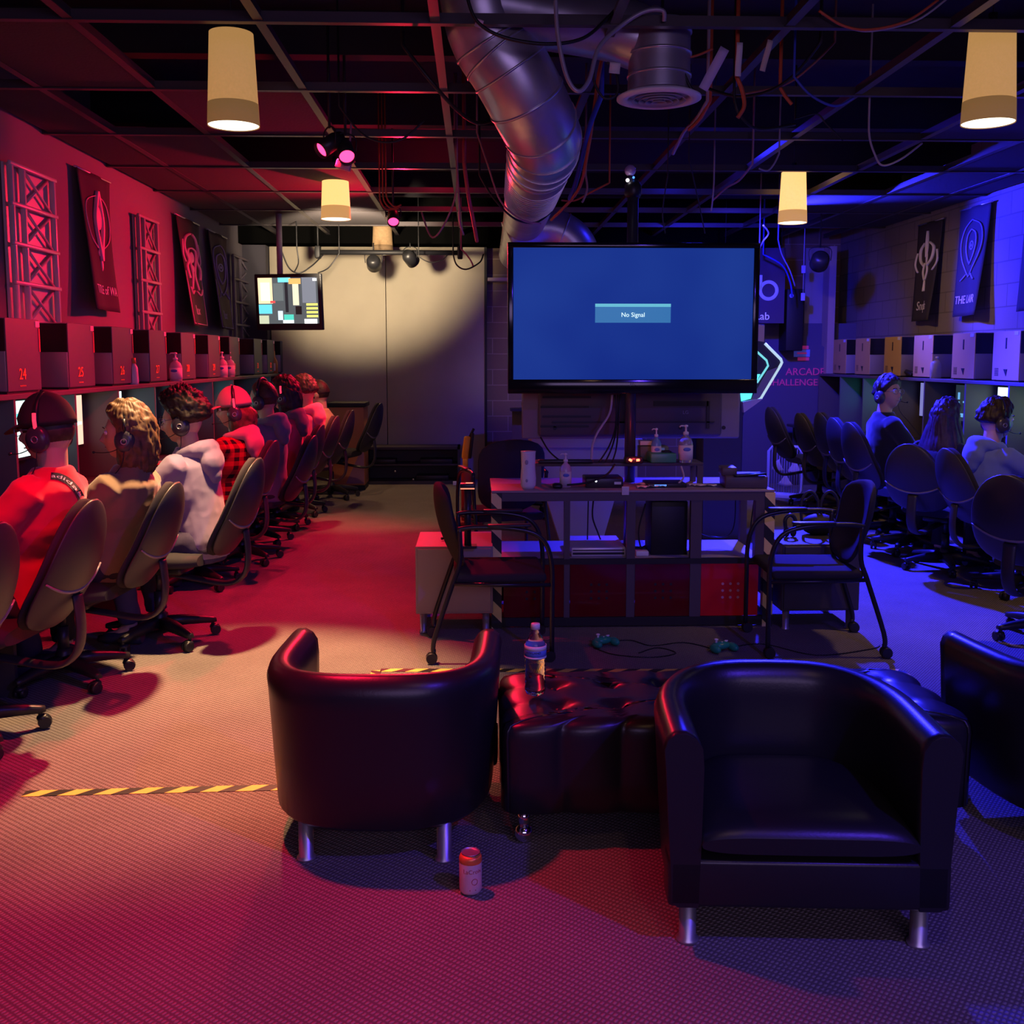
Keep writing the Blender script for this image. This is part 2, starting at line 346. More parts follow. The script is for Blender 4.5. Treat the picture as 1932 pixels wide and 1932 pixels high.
# ------------------------------------------------------------------ floor tape
def tape(a, b, wd, label, hd=None):
    a, b = Vector(a), Vector(b); L = (b - a).length; d = (b - a).normalized(); q = Vector((-d.y, d.x, 0))
    t = thing('hazard_tape', label, 'floor tape', a); per = 0.125; sk = 0.05
    for nm, m, off in (('yellow_stripes', M_yel, 0.0), ('black_stripes', M_tape, per / 2)):
        mb = MB(); k = -1
        while k * per < L + per:
            s0 = k * per + off; s1 = s0 + per / 2
            poly = [(s0, 0), (s1, 0), (s1 + sk, wd), (s0 + sk, wd)]
            poly = [(min(max(u, 0), L), v) for u, v in poly]
            if max(p[0] for p in poly) - min(p[0] for p in poly) > 0.01:
                P = [d * u + q * (v - wd / 2) for u, v in poly]
                vs = []
                for p in P:
                    if not vs or (p - vs[-1]).length > 1e-4: vs.append(p)
                if len(vs) > 2 and (vs[0] - vs[-1]).length > 1e-4:
                    lo = [mb.b.verts.new((p.x, p.y, 0.0006)) for p in vs]; hi = [mb.b.verts.new((p.x, p.y, 0.002)) for p in vs]; m_ = len(vs)
                    mb.b.faces.new(hi); mb.b.faces.new(lo[::-1])
                    for i in range(m_): mb.b.faces.new((lo[i], lo[(i + 1) % m_], hi[(i + 1) % m_], hi[i]))
            k += 1
        mb.build(nm, m, t)
p1, p2 = fl(45, 1498), fl(520, 1487)
cor = fl(718, 1265)
tape(p1, (cor.x + 0.02, p2.y + 0.01, 0), 0.05, 'black and yellow hazard tape strip on the carpet beside the near tub chair')
tape((cor.x - 0.02, p2.y, 0), (cor.x - 0.02, cor.y, 0), 0.05, 'short hazard tape strip running towards the desk, mostly hidden by the tub chair')
tape((cor.x, cor.y, 0), fl(1700, 1266), 0.05, 'long black and yellow hazard tape strip on the carpet in front of the metal desk')
e = fl(1712, 1278)
tape(fl(1698, 1266), (e.x, e.y - 0.08, 0), 0.05, 'stub of hazard tape turning the corner beside the caster of a guest chair')
# ------------------------------------------------------------------ seating
def make_office_chair(arms=False):
    t = thing('office_chair', '', 'chair')
    mb = MB(); mb.lathe([(0.0, 0.075), (0.045, 0.075), (0.05, 0.1), (0.035, 0.15), (0.03, 0.17), (0.0, 0.17)])
    for k in range(5):
        a = 2 * PI * k / 5 + 0.35; c, s = math.cos(a), math.sin(a); q = Vector((-s, c, 0))
        rg = []
        for r, wd, z0, z1 in ((0.02, .036, .085, .135), (0.12, .034, .085, .13), (0.22, .026, .078, .112), (0.285, .022, .072, .096), (0.305, .014, .074, .09)):
            p = Vector((c * r, s * r, 0))
            rg.append([p + q * wd + Vector((0, 0, z0)), p + q * wd * 0.8 + Vector((0, 0, z1)), p + Vector((0, 0, z1 + .006)), p - q * wd * 0.8 + Vector((0, 0, z1)), p - q * wd + Vector((0, 0, z0))])
        mb.rings(rg)
    mb.build('star_base', M_plastic, t)
    for k in range(5):
        a = 2 * PI * k / 5 + 0.35; p = Vector((math.cos(a) * 0.285, math.sin(a) * 0.285, 0)); b = a + 0.9 + k * 1.3; d = Vector((-math.sin(b), math.cos(b), 0))
        mb = MB(); mb.cyl(p + Vector((0, 0, .05)), p + Vector((0, 0, .085)), .009, n=8)
        o = Vector((math.cos(b) * .016, math.sin(b) * .016, 0))
        for s in (-1, 1): mb.cyl(p + o + d * s * .006 + Vector((0, 0, .029)), p + o + d * s * .024 + Vector((0, 0, .029)), .029, .025, n=16)
        mb.ball(p + o * .6 + Vector((0, 0, .046)), (.027, .027, .018), 12, 6)
        mb.build('caster', M_plastic, t)
    MB().cyl((0, 0, .15), (0, 0, .28), .027, n=16).cyl((0, 0, .28), (0, 0, .40), .016, n=16).build('gas_column', M_plastic, t)
    MB().box((0, -.04, .405), (.20, .26, .045), bev=.015).cyl((.09, .02, .40), (.20, .02, .39), .006, n=8).build('tilt_mechanism', M_plastic, t)
    rg = []
    for i in range(9):   # seat cushion, waterfall front
        v = i / 8; y = -.30 + .50 * v; wd = .245 * (1 - .25 * (2 * v - 1) ** 4); z = .475 - .03 * max(0, v - .7) / .3 * (v - .7) * 3
        rg.append([Vector((wd * (abs(math.cos(a)) ** .5) * (1 if math.cos(a) > 0 else -1), y, z + .045 * (1 - .3 * (2 * v - 1) ** 6) * (abs(math.sin(a)) ** .7) * (1 if math.sin(a) > 0 else -1))) for a in [2 * PI * j / 24 for j in range(24)]])
    MB().rings(rg).build('seat', M_fabric, t)
    arm = [(0, .0, .385), (0, -.22, .35), (0, -.40, .33), (0, -.485, .38), (0, -.51, .48), (0, -.50, .62)]
    rg = []
    for p in spline(arm, 5):
        rg.append(p)
    out = []
    for i, p in enumerate(rg):
        tg = (rg[min(i + 1, len(rg) - 1)] - rg[max(i - 1, 0)]).normalized(); nn = tg.cross(Vector((1, 0, 0)))
        out.append([p + Vector((.036, 0, 0)) * math.cos(a) + nn * .013 * math.sin(a) for a in [2 * PI * j / 12 for j in range(12)]])
    MB().rings(out).build('back_support', M_shell, t)
    def backring(v, wsc, y0, th):
        wd = .225 * wsc * max(0.02, 1 - abs(2 * v ** .82 - 1) ** 2.7) ** .5 * (1.12 - .30 * v)
        z = .49 + .51 * v; yc = -.375 - .19 * v + .05 * math.sin(v * PI) * -1 + y0
        return [Vector((wd * math.cos(a), yc + th * math.sin(a) * (0.35 + .65 * wd / .22) + .9 * (wd * math.cos(a)) ** 2, z)) for a in [2 * PI * j / 28 for j in range(28)]]
    vs = [.5 - .5 * math.cos(PI * (i + .4) / 18.8) for i in range(19)]
    MB().rings([backring(v, 1.0, -.018, .02) for v in vs]).build('back_shell', M_shell, t)
    MB().rings([backring(v, .95, .022, .034) for v in vs]).build('back_cushion', M_fabric, t)
    pts = []
    for i in range(13):
        u = -1 + i / 6; v = .29 + .13 * u * u; wd = .225 * (1.12 - .30 * v) / 1.0 * (1 - abs(2 * v ** .82 - 1) ** 2.7) ** .5
        x = wd * u * .96; pts.append((x, -.375 - .19 * v - .05 * math.sin(v * PI) - .033 + .9 * x * x, .49 + .51 * v))
    MB().tube(pts, [.004 + .006 * math.sin(PI * i / 12) for i in range(13)], 8).build('shell_ridge', mat('ridge_highlight_plastic', (.22, .20, .21), .25), t)  # paler than the shell: the caught highlight is put into the colour
    if arms:
        for s in (-1, 1):
            MB().tube(spline([(s * .16, -.02, .41), (s * .27, -.04, .43), (s * .285, -.05, .55), (s * .285, -.05, .66)], 4), .014, 8).box((s * .285, -.02, .675), (.06, .25, .03), bev=.013, seg=3).build('armrest', M_plastic, t)
    return t
chair_proto = make_office_chair(False); chair_arm = make_office_chair(True)
_used = set()
def office_chair(x, y, rz, label, group, arms=False, z=1.0):
    src = chair_arm if arms else chair_proto
    if src.name in _used: o = copy_tree(src)
    else: o = src; _used.add(src.name)
    o.location = (x, y, 0); o.rotation_euler = (0, 0, R(rz)); o.scale = (1, 1, z)
    tag(o, label, 'office chair', group); return o
GL, GR = 'office chairs along the red computer row', 'office chairs along the blue computer row'
office_chair(-2.10, 3.33, 84, 'empty charcoal office chair nearer than the red T-shirt person', GL, z=1.03)
office_chair(-2.08, 4.08, 84, 'charcoal office chair under the person in the bright red T-shirt', GL)
office_chair(-1.99, 4.87, 85, 'charcoal office chair under the person in the brown hoodie', GL, z=.97)
office_chair(-1.74, 5.55, 82, 'charcoal office chair with armrests under the person in the lavender hoodie', GL, True, z=1.02)
office_chair(-1.93, 6.95, 84, 'charcoal office chair under the person in red plaid and a cap', GL)
office_chair(-1.80, 7.78, 84, 'charcoal office chair under the person in the slate blue hoodie', GL, z=.97)
office_chair(-1.86, 8.57, 84, 'charcoal office chair under the dark haired person in the red hoodie with a grey hood', GL)
office_chair(-1.84, 9.35, 84, 'charcoal office chair under the person in the hot pink hoodie', GL, z=1.03)
office_chair(-1.80, 10.15, 84, 'charcoal office chair under the farthest person of the red row', GL, True, z=1.04)
office_chair(-1.62, 11.35, 78, 'empty black office chair in front of the orange panel, last of the red row', GL, z=1.06)
office_chair(3.57, 10.5, -82, 'empty office chair beside the white edged fan, farthest of the blue row', GR, z=1.05)
office_chair(3.68, 9.85, -84, 'empty office chair second from the far end of the blue row', GR, z=1.02)
office_chair(3.66, 9.2, -84, 'empty office chair third from the far end of the blue row', GR, z=1.06)
office_chair(3.57, 8.6, -84, 'empty office chair just behind the chair of the person with glasses', GR, z=1.05)
office_chair(3.48, 8.0, -82, 'office chair with its back to the aisle under the person with glasses and dark top', GR, z=1.05)
office_chair(3.43, 7.3, -52, 'office chair turned towards us under the long haired person', GR, z=.96)
office_chair(3.6, 6.55, -84, 'office chair under the person in the blue hoodie', GR, z=.97)
office_chair(3.15, 5.4, -55, 'empty office chair cut off by the frame edge in front of the blue hoodie person', GR, z=.96)
office_chair(0.35, 10.1, 60, 'purple lit office chair standing by the tan block wall', 'pair of chairs by the tan block wall', z=1.1)
office_chair(0.60, 11.1, 60, 'second office chair of the pair by the tan block wall, half hidden', 'pair of chairs by the tan block wall', z=1.1)

# guest chairs on casters
def make_guest_chair():
    t = thing('guest_chair', '', 'chair')
    m = mat('black_tube_metal', (.03, .03, .035), .3, .4)
    for s in (-1, 1):
        x = s * .255
        MB().tube(spline([(x, .27, .055), (x, .27, .30), (x, .265, .52), (x, .21, .645), (x, .08, .69), (x, -.12, .70), (x, -.21, .69)], 5), .0125, 10).build('front_leg', m, t)
        MB().tube(spline([(x, -.20, .70), (x * .97, -.20, .52), (x * .97, -.24, .40), (x, -.33, .13), (x, -.335, .055)], 5), .0125, 10).build('rear_leg', m, t)
        MB().box((x, .05, .708), (.045, .22, .014), bev=.006).build('arm_pad', M_plastic, t)
        MB().tube([(x, .262, .40), (x * .95, 0, .40), (x * .97, -.235, .41)], .011, 8).build('seat_rail', m, t)
        for y in (.27, -.335):
            mb = MB()
            for q in (-1, 1): mb.cyl((x + q * .006, y - .01, .03), (x + q * .026, y - .01, .03), .03, .027, n=16)
            mb.cyl((x, y, .04), (x, y, .075), .012, n=10).build('caster', M_plastic, t)
    MB().box((0, .01, .43), (.47, .47, .05), bev=.022, seg=4).build('seat', M_fabric, t)
    vs = [.5 - .5 * math.cos(PI * (i + .5) / 15) for i in range(15)]
    rg = []
    for v in vs:
        wd = .235 * (1 - abs(2 * v - 1) ** 5) ** .5 * (.92 + .10 * v); yc = -.19 - .12 * v - .03 * math.sin(PI * v)
        rg.append([Vector((wd * math.cos(a), yc + .028 * math.sin(a) * (.4 + .6 * wd / .235) + 1.1 * (wd * math.cos(a)) ** 2, .46 + .44 * v)) for a in [2 * PI * j / 28 for j in range(28)]])
    MB().rings(rg).build('backrest', M_fabric, t)
    return t
g1 = make_guest_chair(); g1.location = (0.10, 5.36, 0); g1.rotation_euler = (0, 0, R(-88)); tag(g1, 'black guest chair with casters facing right, standing before the grey cabinet', 'guest chair')
g2 = copy_tree(g1); g2.location = (1.78, 5.38, 0); g2.rotation_euler = (0, 0, R(88)); tag(g2, 'black guest chair with casters facing the desk from its blue lit end', 'guest chair')
g3 = copy_tree(g1); g3.location = (0.17, 7.0, 0); g3.rotation_euler = (0, 0, R(14)); g3.scale = (1, 1, 1.13); tag(g3, 'guest chair behind the desk seen from its wide fabric back', 'guest chair')

# low tub chairs
def make_tub_chair():
    t = thing('tub_chair', '', 'armchair'); W, D, th, zt, zb = .375, .64, .085, .585, .12
    path = []   # U path: left arm front -> round the back -> right arm front ; chair faces +Y
    for i in range(7): path.append((-W, .32 - .22 * i / 6))
    for i in range(1, 24):
        a = PI + PI * i / 24; path.append((W * math.copysign(abs(math.cos(a)) ** .72, math.cos(a)), .10 + .42 * math.copysign(abs(math.sin(a)) ** .80, math.sin(a))))
    for i in range(7): path.append((W, .10 + .22 * i / 6))
    rg = []; n = len(path)
    for i, (x, y) in enumerate(path):
        a = Vector(path[max(i - 1, 0)] + (0,)); b = Vector(path[min(i + 1, n - 1)] + (0,)); tg = (b - a).normalized(); nn = Vector((tg.y, -tg.x, 0))   # outward
        p = Vector((x, y, 0)); f = i / (n - 1); ex = .018 * math.sin(PI * f) ** 4
        prof = [(-.035, zb), (-.022, zb + .015), (-.012, .3), (0, .5), (.004, .545), (-.005, .572), (-.024, zt + .002 + ex), (-.052, zt + .004 + ex), (-.078, .575 + ex), (-.094, .55), (-.098, .50), (-.095, .3), (-.09, zb)]
        rg.append([p + nn * (o) + Vector((0, 0, z)) for o, z in prof])
    MB().rings(rg).build('shell', M_leather, t)
    rg2 = []
    for s in (0, 1):
        pass
    MB().box((0, .27, .185), (2 * W - .02, .10, .13), bev=.012, seg=3).build('front_panel', M_leather, t)
    mb = MB(); rg = []
    for i in range(11):
        v = i / 10; y = -.22 + .55 * v; wd = (W - .095) * min(1, (1 - (1 - min(1, v * 1.6 + .12)) ** 2.4) ** .5); e = (1 - abs(2 * v - 1) ** 8)
        rg.append([Vector((wd * math.copysign(abs(math.cos(a)) ** .35, math.cos(a)), y, .295 + (.048 + .008 * math.cos(a * 2) * -1) * (.4 + .6 * e) * math.copysign(abs(math.sin(a)) ** .55, math.sin(a)))) for a in [2 * PI * j / 28 for j in range(28)]])
    mb.rings(rg).build('seat_cushion', M_leather, t)
    MB().box((0, .04, .17), (.46, .40, .08)).build('seat_frame', M_black, t)
    for y in (-.22, .265):
        for x in ((-.215, .215) if y < 0 else (-.305, .305)):
            MB().lathe([(0, 0), (.030, 0), (.030, .008), (.023, .012), (.023, .13), (0, .13)], (x, y, 0), 20).build('leg', M_steel, t)
    return t
t1 = make_tub_chair(); t1.location = (-.31, 3.27, 0); t1.rotation_euler = (0, 0, R(-3)); tag(t1, 'black leather tub chair seen from behind, with a drink can at its foot', 'armchair', 'low tub chairs')
t2 = copy_tree(t1); t2.location = (.88, 2.82, 0); t2.rotation_euler = (0, 0, R(180 - 4)); tag(t2, 'black leather tub chair facing us, empty seat towards the camera', 'armchair', 'low tub chairs')
t3 = copy_tree(t1); t3.location = (2.04, 3.20, 0); t3.rotation_euler = (0, 0, R(5)); tag(t3, 'black leather tub chair cut off by the frame edge beside the ottoman', 'armchair', 'low tub chairs')

# tufted ottoman
ox0, ox1, oy0, oy1, oz = .075, 1.60, 3.12, 3.68, .405
t = thing('tufted_ottoman', 'long black tufted leather ottoman with channelled sides behind the tub chair', 'ottoman', ((ox0 + ox1) / 2, (oy0 + oy1) / 2, 0))
HW, HD = (ox1 - ox0) / 2, (oy1 - oy0) / 2
def otto_outline(m=360):
    out = []; per = [HW * 2, HD * 2, HW * 2, HD * 2]; tot = sum(per); cw = HW * 2 / 8
    for i in range(m):
        s = i / m * tot
        k = 0
        while s > per[k]: s -= per[k]; k += 1
        nch = 8 if k % 2 == 0 else 3; L = per[k]; ph = s / L * nch; b = .022 * abs(math.sin(PI * ph)) ** .6
        cr = .05; e = min(s, L - s); ins = 0
        if e < cr: ins = cr - math.sqrt(max(0, cr * cr - (cr - e) ** 2))
        d = b - ins * .6 - .02
        p = [(-HW + s, -HD - d), (HW + d, -HD + s), (HW - s, HD + d), (-HW - d, HD - s)][k]
        out.append(p)
    return out
ol = otto_outline()
btn = [(-HW + HW * 2 / 8 * (i + 1), y) for i in range(7) for y in (-HD * .38, HD * .38)]
def dim(x, y):
    z = 0
    for bx, by in btn:
        d2 = ((x - bx) ** 2 + (y - by) ** 2); z -= .030 * math.exp(-d2 / .0011)
    fx = ((x + HW) / (HW * 2 / 8)) % 1.0; cr = min(fx, 1 - fx) * HW * 2 / 8
    z -= .009 * math.exp(-(cr / .012) ** 2)
    return z
rg = []
for z, sc in ((.10, .985), (.105, 1.0), (.2, 1.0), (.3, 1.002), (.345, 1.004), (.37, 1.0), (.388, .988)): rg.append([Vector((x * sc, y * (1 - (1 - sc) * 2), z)) for x, y in ol])
for i in range(1, 22):
    s = 1 - i / 22.0; r_ = []
    for x, y in ol:
        X, Y = x * (.985 * (.25 + .75 * s) if False else s * .985), y * s * .97; edge = (1 - s)
        r_.append(Vector((X, Y, .394 + .014 * min(1, edge * 9) + dim(X, Y) * min(1, edge * 6))))
    rg.append(r_)
MB().rings(rg).build('tufted_body', M_leather, t)
for bx, by in btn: MB().lathe([(0, -.004), (.011, -.002), (.009, .003), (0, .005)], (bx, by, .384), 12).build('button', M_leather, t)
for x in (-HW + .07, HW - .09):
    for y in (-HD + .03, HD - .06):
        MB().ball((x, y, .03), .03, 16, 10).cyl((x, y, .055), (x, y, .105), .018, n=14).build('caster_ball', M_chrome, t)
# ------------------------------------------------------------------ computer rows
ZS = 1.36; XLF, XRF = -2.42, 4.15
LT = [onx(q, 690, -2.45).y for q in (13, 130, 213, 283, 343, 394, 434, 480, 505, 530)]
RT = [onx(q, 690, 4.18).y for q in (1923, 1838.5, 1759, 1699, 1640, 1595.6)]
LD = [3.1, 3.9, 4.65] + LT[:-1] + [12.75]; RD = [5.0, 5.7, 6.4, 7.15] + [y + .08 for y in RT] + [12.35]
M_hutch = mat('hutch_laminate', (.10, .09, .10), .5)
def hutch(xf, xw, ys, nm, side):
    y0, y1 = ys[0], ys[-1]; c = (xf + xw) / 2
    t = thing('computer_hutch', 'long dark hutch of open cubicles with a top shelf on the ' + side, 'hutch', (c, (y0 + y1) / 2, 0)); cy = (y0 + y1) / 2
    MB().box2((xf - c, y0 - cy, ZS - .03), (xw - c, y1 - cy, ZS), bev=.004, seg=1).build('top_shelf', M_hutch, t)
    bx = xw + (.02 if xf > xw else -.02)
    MB().box2((bx - c - .008, y0 - cy, .75), (bx - c + .008, y1 - cy, ZS - .03)).build('back_panel', M_hutch, t)
    for y in ys: MB().box2((xf - c, y - cy - .012, .752), (bx - c, y - cy + .012, ZS - .03)).build('divider', M_hutch, t)
    d = thing('long_desk', 'long dark worktop under the computers of the ' + side, 'desk', (c, cy, 0)); xo = xf + (.38 if xf > xw else -.38)
    xw2 = xw + (.03 if xf > xw else -.03)
    MB().box2((xo - c, y0 - cy, .72), (xw2 - c, y1 - cy, .75), bev=.005, seg=1).build('desk_top', M_board, d)
    for y in ys[::2]: MB().box2((xo - c + (-.08 if xf > xw else .08), y - cy - .015, 0), (xw2 - c, y - cy + .015, .72)).build('support_panel', M_board, d)
hutch(XLF, XL, LD, 'l', 'red lit row'); hutch(XRF, XR, RD, 'r', 'blue lit row')

M_case = mat('grey_case_metal', (.36, .32, .33), .45, .2); M_case2 = mat('case_side_metal', (.25, .22, .24), .4, .2); M_win = mat('case_black_panel', (.01, .01, .012), .22)
M_num = mat('red_glow_sticker', (.9, .05, .03), .5, em=(1, .06, .03), es=.25)  # plain sticker given a faint glow of its own to look bright
def tower(x, y, side, num, label, group, tint=M_case):
    """camera end faces -Y (black upper half); the broad panel faces the aisle"""
    wd, dp, h = .20, .42, .40
    t = thing('computer_tower', label, 'computer', (x, y, ZS), 0, group); cx = -side * wd / 2; ax = side * .002
    MB().box2((-wd / 2 + cx + .005, 0, .012), (wd / 2 + cx - .005, dp, h), bev=.006).build('case', M_case2, t)
    MB().box2((-wd / 2 + cx + .004, -.004, h * .56), (wd / 2 + cx - .004, .004, h - .006)).build('upper_black_panel', M_win, t)
    MB().box2((min(0, -side * .008), .004, .012), (max(0, -side * .008), dp - .004, h - .001), bev=.002, seg=1).build('aisle_panel', tint, t)
    MB().box2((cx - .085, .02, 0), (cx + .085, dp - .02, .013)).build('foot_plate', M_plastic, t)
    mt = Matrix.Rotation(R(90 * side), 4, 'Z')
    if side > 0:
        yc = dp * .42
        m = MB().text(num, .085, Matrix.Translation((.003, yc, .10)) @ mt @ FACE_CAM); m.build('number_sticker', M_num, t); MB().text('• • • •', .03, Matrix.Translation((.003, yc, .038)) @ mt @ FACE_CAM).build('sticker_footer', M_num, t)
        MB().box((.002, dp - .03, h - .025), (.004, .05, .032)).build('badge', mat('pink_badge', (.85, .55, .6), .5), t)
        MB().box((.001, dp - .012, h * .72), (.006, .012, .13)).build('red_highlight_strip', mat('red_highlight_paint', (.6, .05, .08), .4), t)  # red highlight along the far edge, put in as a coloured strip
    else:
        MB().box((-.001, dp * .5, h * .76), (.004, .018, .085)).build('disc_slot', M_black, t)
        mb = MB()
        for k in range(6): mb.box((-.001, dp * .82, .05 + .011 * k), (.003, .06, .004))
        mb.build('vent', M_black, t)
        MB().prism([(dp * .46, .045), (dp * .42, .10), (dp * .56, .10)], -.003, .001, 'YZ').build('power_mark', M_black, t)
        MB().box((-.001, .06, h - .02), (.004, .06, .028)).build('badge', mat('blue_badge', (.5, .5, .75), .5), t)
    return t
NUM = ['24', '25', '26', '27', '28', '29', '30', '31', '32', '33']
GT1, GT2 = 'computer towers on the red row shelf', 'computer towers on the blue row shelf'
for i, y in enumerate(LT):
    tower(-2.45, y, 1, NUM[i], 'grey computer tower with the red number %s on the red lit shelf' % NUM[i], GT1, mat('shaded_case_panel', (.085, .10, .115), .45))  # aisle panel darkened in colour so the red lamps barely show on it
RL = ['cut close by the frame edge', 'second from the frame edge', 'beside the blue hand sanitizer bottle', 'above the head with glasses', 'greenish in the lamp light', 'in brown shade at the far corner']
M_tan = mat('warm_lit_case_front', (.46, .30, .12), .6, spec=.2)  # warm lamp light put into the panel colour, blue held back
for i, y in enumerate(RT): 
    tower(4.18, y, -1, None, 'tan sided computer tower on the blue lit shelf, ' + RL[i], GT2, M_tan)

def emis(name, c, s): return mat(name, (.02, .02, .02), .3, em=c, es=s)
SCR = {'cyan': emis('screen_cyan', (.10, .85, .95), 1.5), 'white': emis('screen_white', (.75, 1, .95), 1.7), 'warm': emis('screen_peach', (1, .62, .45), 1.3), 'teal': emis('screen_teal', (.02, .35, .40), 1.0), 'blue': emis('screen_blue', (.15, .45, .9), 1.0), 'green': emis('screen_green', (.55, 1, .55), 1.5), 'dark': emis('screen_dim', (.05, .08, .12), .4), 'purple': emis('screen_purple', (.3, .3, .8), .7)}
def monitor(x, y, side, kind, label, group, yaw=0):
    t = thing('monitor', label, 'monitor', (x, y, .751), R(side * 90 + yaw), group)    # local -Y = screen normal
    MB().box((0, .03, .385), (.58, .03, .36), bev=.006).build('housing', M_plastic, t)
    MB().box((0, .012, .39), (.55, .004, .325)).build('screen', SCR[kind], t)
    mb = MB(); rr = random.Random(int(y * 100))
    for k in range(9):
        mb.box((rr.uniform(-.22, .22), .008, .39 + rr.uniform(-.12, .12)), (rr.uniform(.03, .12), .003, rr.uniform(.015, .07)))
    other = {'cyan': 'white', 'white': 'cyan', 'warm': 'white', 'teal': 'cyan', 'blue': 'white', 'green': 'white', 'dark': 'blue', 'purple': 'blue'}[kind]
    mb.build('picture', SCR[other], t)
    MB().cyl((0, .05, .01), (0, .05, .25), .018, n=12).build('stand_neck', M_plastic, t)
    MB().box((0, .04, .008), (.24, .18, .014), bev=.006).build('stand_base', M_plastic, t)
GM1, GM2 = 'monitors in the red row cubicles', 'monitors in the blue row cubicles'
LM = [(4.92, 'dark', 'dim screen mostly behind the frame edge'), (5.70, 'white', 'bright cyan and white screen behind the face of the red T-shirt person'), (6.45, 'warm', 'peach and white screen between the two nearest heads'), (7.2, 'white', 'white screen above the light brown hair'), (8.02, 'cyan', 'cyan screen behind the glasses of the curly haired person'), (8.93, 'blue', 'blue screen behind the curly hair'), (9.76, 'cyan', 'light blue screen beside the red cap'), (10.62, 'teal', 'teal screen behind the slate blue hoodie head'), (11.42, 'teal', 'dim teal screen near the far end')]
for (y, k, l), (a_, b_) in zip(LM, list(zip(LD, LD[1:]))[2:]): monitor(-2.62, (a_ + b_) / 2, 1, k, 'black monitor with ' + l, GM1)
RM = [(6.82, 'cyan', 'cyan screen cut off by the frame edge'), (7.57, 'green', 'pale green and white screen above the blue hoodie boy'), (8.32, 'white', 'white document screen beside the long dark hair'), (9.07, 'dark', 'dark screen beside the long haired person'), (9.82, 'purple', 'dim purple screen'), (10.57, 'cyan', 'flat cyan screen behind the person with glasses'), (11.32, 'teal', 'dark teal screen of the far corner')]
for (y, k, l), (a_, b_) in zip(RM, list(zip(RD, RD[1:]))[2:]): monitor(4.38, (a_ + b_) / 2, -1, k, 'black monitor with ' + l, GM2)
for i, (x, y, s, l) in enumerate([(-2.2, 4.2, 1, 'beneath the red T-shirt person'), (-2.2, 5.0, 1, 'glowing red before the brown hoodie person'), (-2.2, 5.75, 1, 'before the lavender hoodie person'), (3.98, 8.2, -1, 'before the long haired person')]):
    t = thing('keyboard', 'black keyboard on the desk ' + l, 'keyboard', (x, y, .751), R(90 * s), 'keyboards on the computer desks')
    MB().box((0, 0, .012), (.44, .14, .022), bev=.004).build('keyboard_body', M_plastic, t)
    mb = MB()
    for r_ in range(5):
        for c_ in range(14): mb.box((-.2 + .0305 * c_, -.052 + .026 * r_, .026), (.025, .02, .008))
    o = mb.build('keys', mat('red_backlit_keys', (.05, .01, .01), .4, em=(1, .05, .02), es=.25) if s > 0 else M_plastic, t)
    tag(MB().box((.30 if s > 0 else -.3, 0, .02), (.06, .10, .035), bev=.016, seg=4).build('mouse', M_plastic, None, (x, y, .751)), 'black mouse beside the keyboard ' + l, 'mouse')
    bpy.data.objects[[o_.name for o_ in bpy.data.objects if o_.name.startswith('mouse')][-1]].rotation_euler = (0, 0, R(90 * s))

# ------------------------------------------------------------------ wall decor
def truss(y0, y1, z0, z1, x, out, label, m):
    t = thing('truss_panel', label, 'wall truss', (x, (y0 + y1) / 2, 0), 0, 'lattice truss panels on the red wall'); cy = (y0 + y1) / 2
    a, b = y0 - cy, y1 - cy; st = (b - a) * .28
    mb = MB()
    for yy, xx in ((a + .02, .05), (a + st, .05), (b - .02, .05)): MB().box((xx, yy, (z0 + z1) / 2), (.035, .035, z1 - z0), bev=.008).build('upright', m, t)
    MB().box2((.004, a, z0), (.02, b, z1)).build('backing', m, t)
    mb = MB(); nz = max(4, round((z1 - z0) / .32)); h = (z1 - z0) / nz
    for k in range(nz + 1): mb.box((.06, (a + b) / 2, z0 + .01 + (h - .004) * k), (.022, b - a + .03, .026), bev=.006)
    mb.build('rung', m, t)
    mb = MB()
    for k in range(nz):
        p = z0 + h * k
        mb.cyl((.045, a + st, p + h), (.045, b - .02, p), .010, n=8).cyl((.035, a + st, p), (.035, b - .02, p + h), .010, n=8)
    mb.build('brace', m, t)
Mt = mat('truss_lit_plastic', (.60, .52, .55), .35); Mt2 = mat('truss_dark_plastic', (.16, .13, .16), .45)  # nearest truss brightened in colour for the light falling on it
TY_ = lambda q: onx(q, 500, XL).y
truss(TY_(8), TY_(92), ZS + .40, 2.73, XL + .005, .07, 'large grey lattice truss panel on the red wall above the nearest towers', Mt)
truss(TY_(250), TY_(287), ZS + .3, 2.74, XL + .005, .07, 'slim lattice truss panel between two banners on the red wall', mat('truss_mid_plastic', (.3, .27, .29), .42))
truss(TY_(430), TY_(476), ZS + .3, 2.74, XL + .005, .07, 'dark lattice truss panel near the far corner of the red wall', Mt2)
M_bc = mat('banner_cloth_dark', (.035, .03, .04), .85)
M_bc2 = mat('banner_cloth_maroon', (.06, .02, .035), .8)
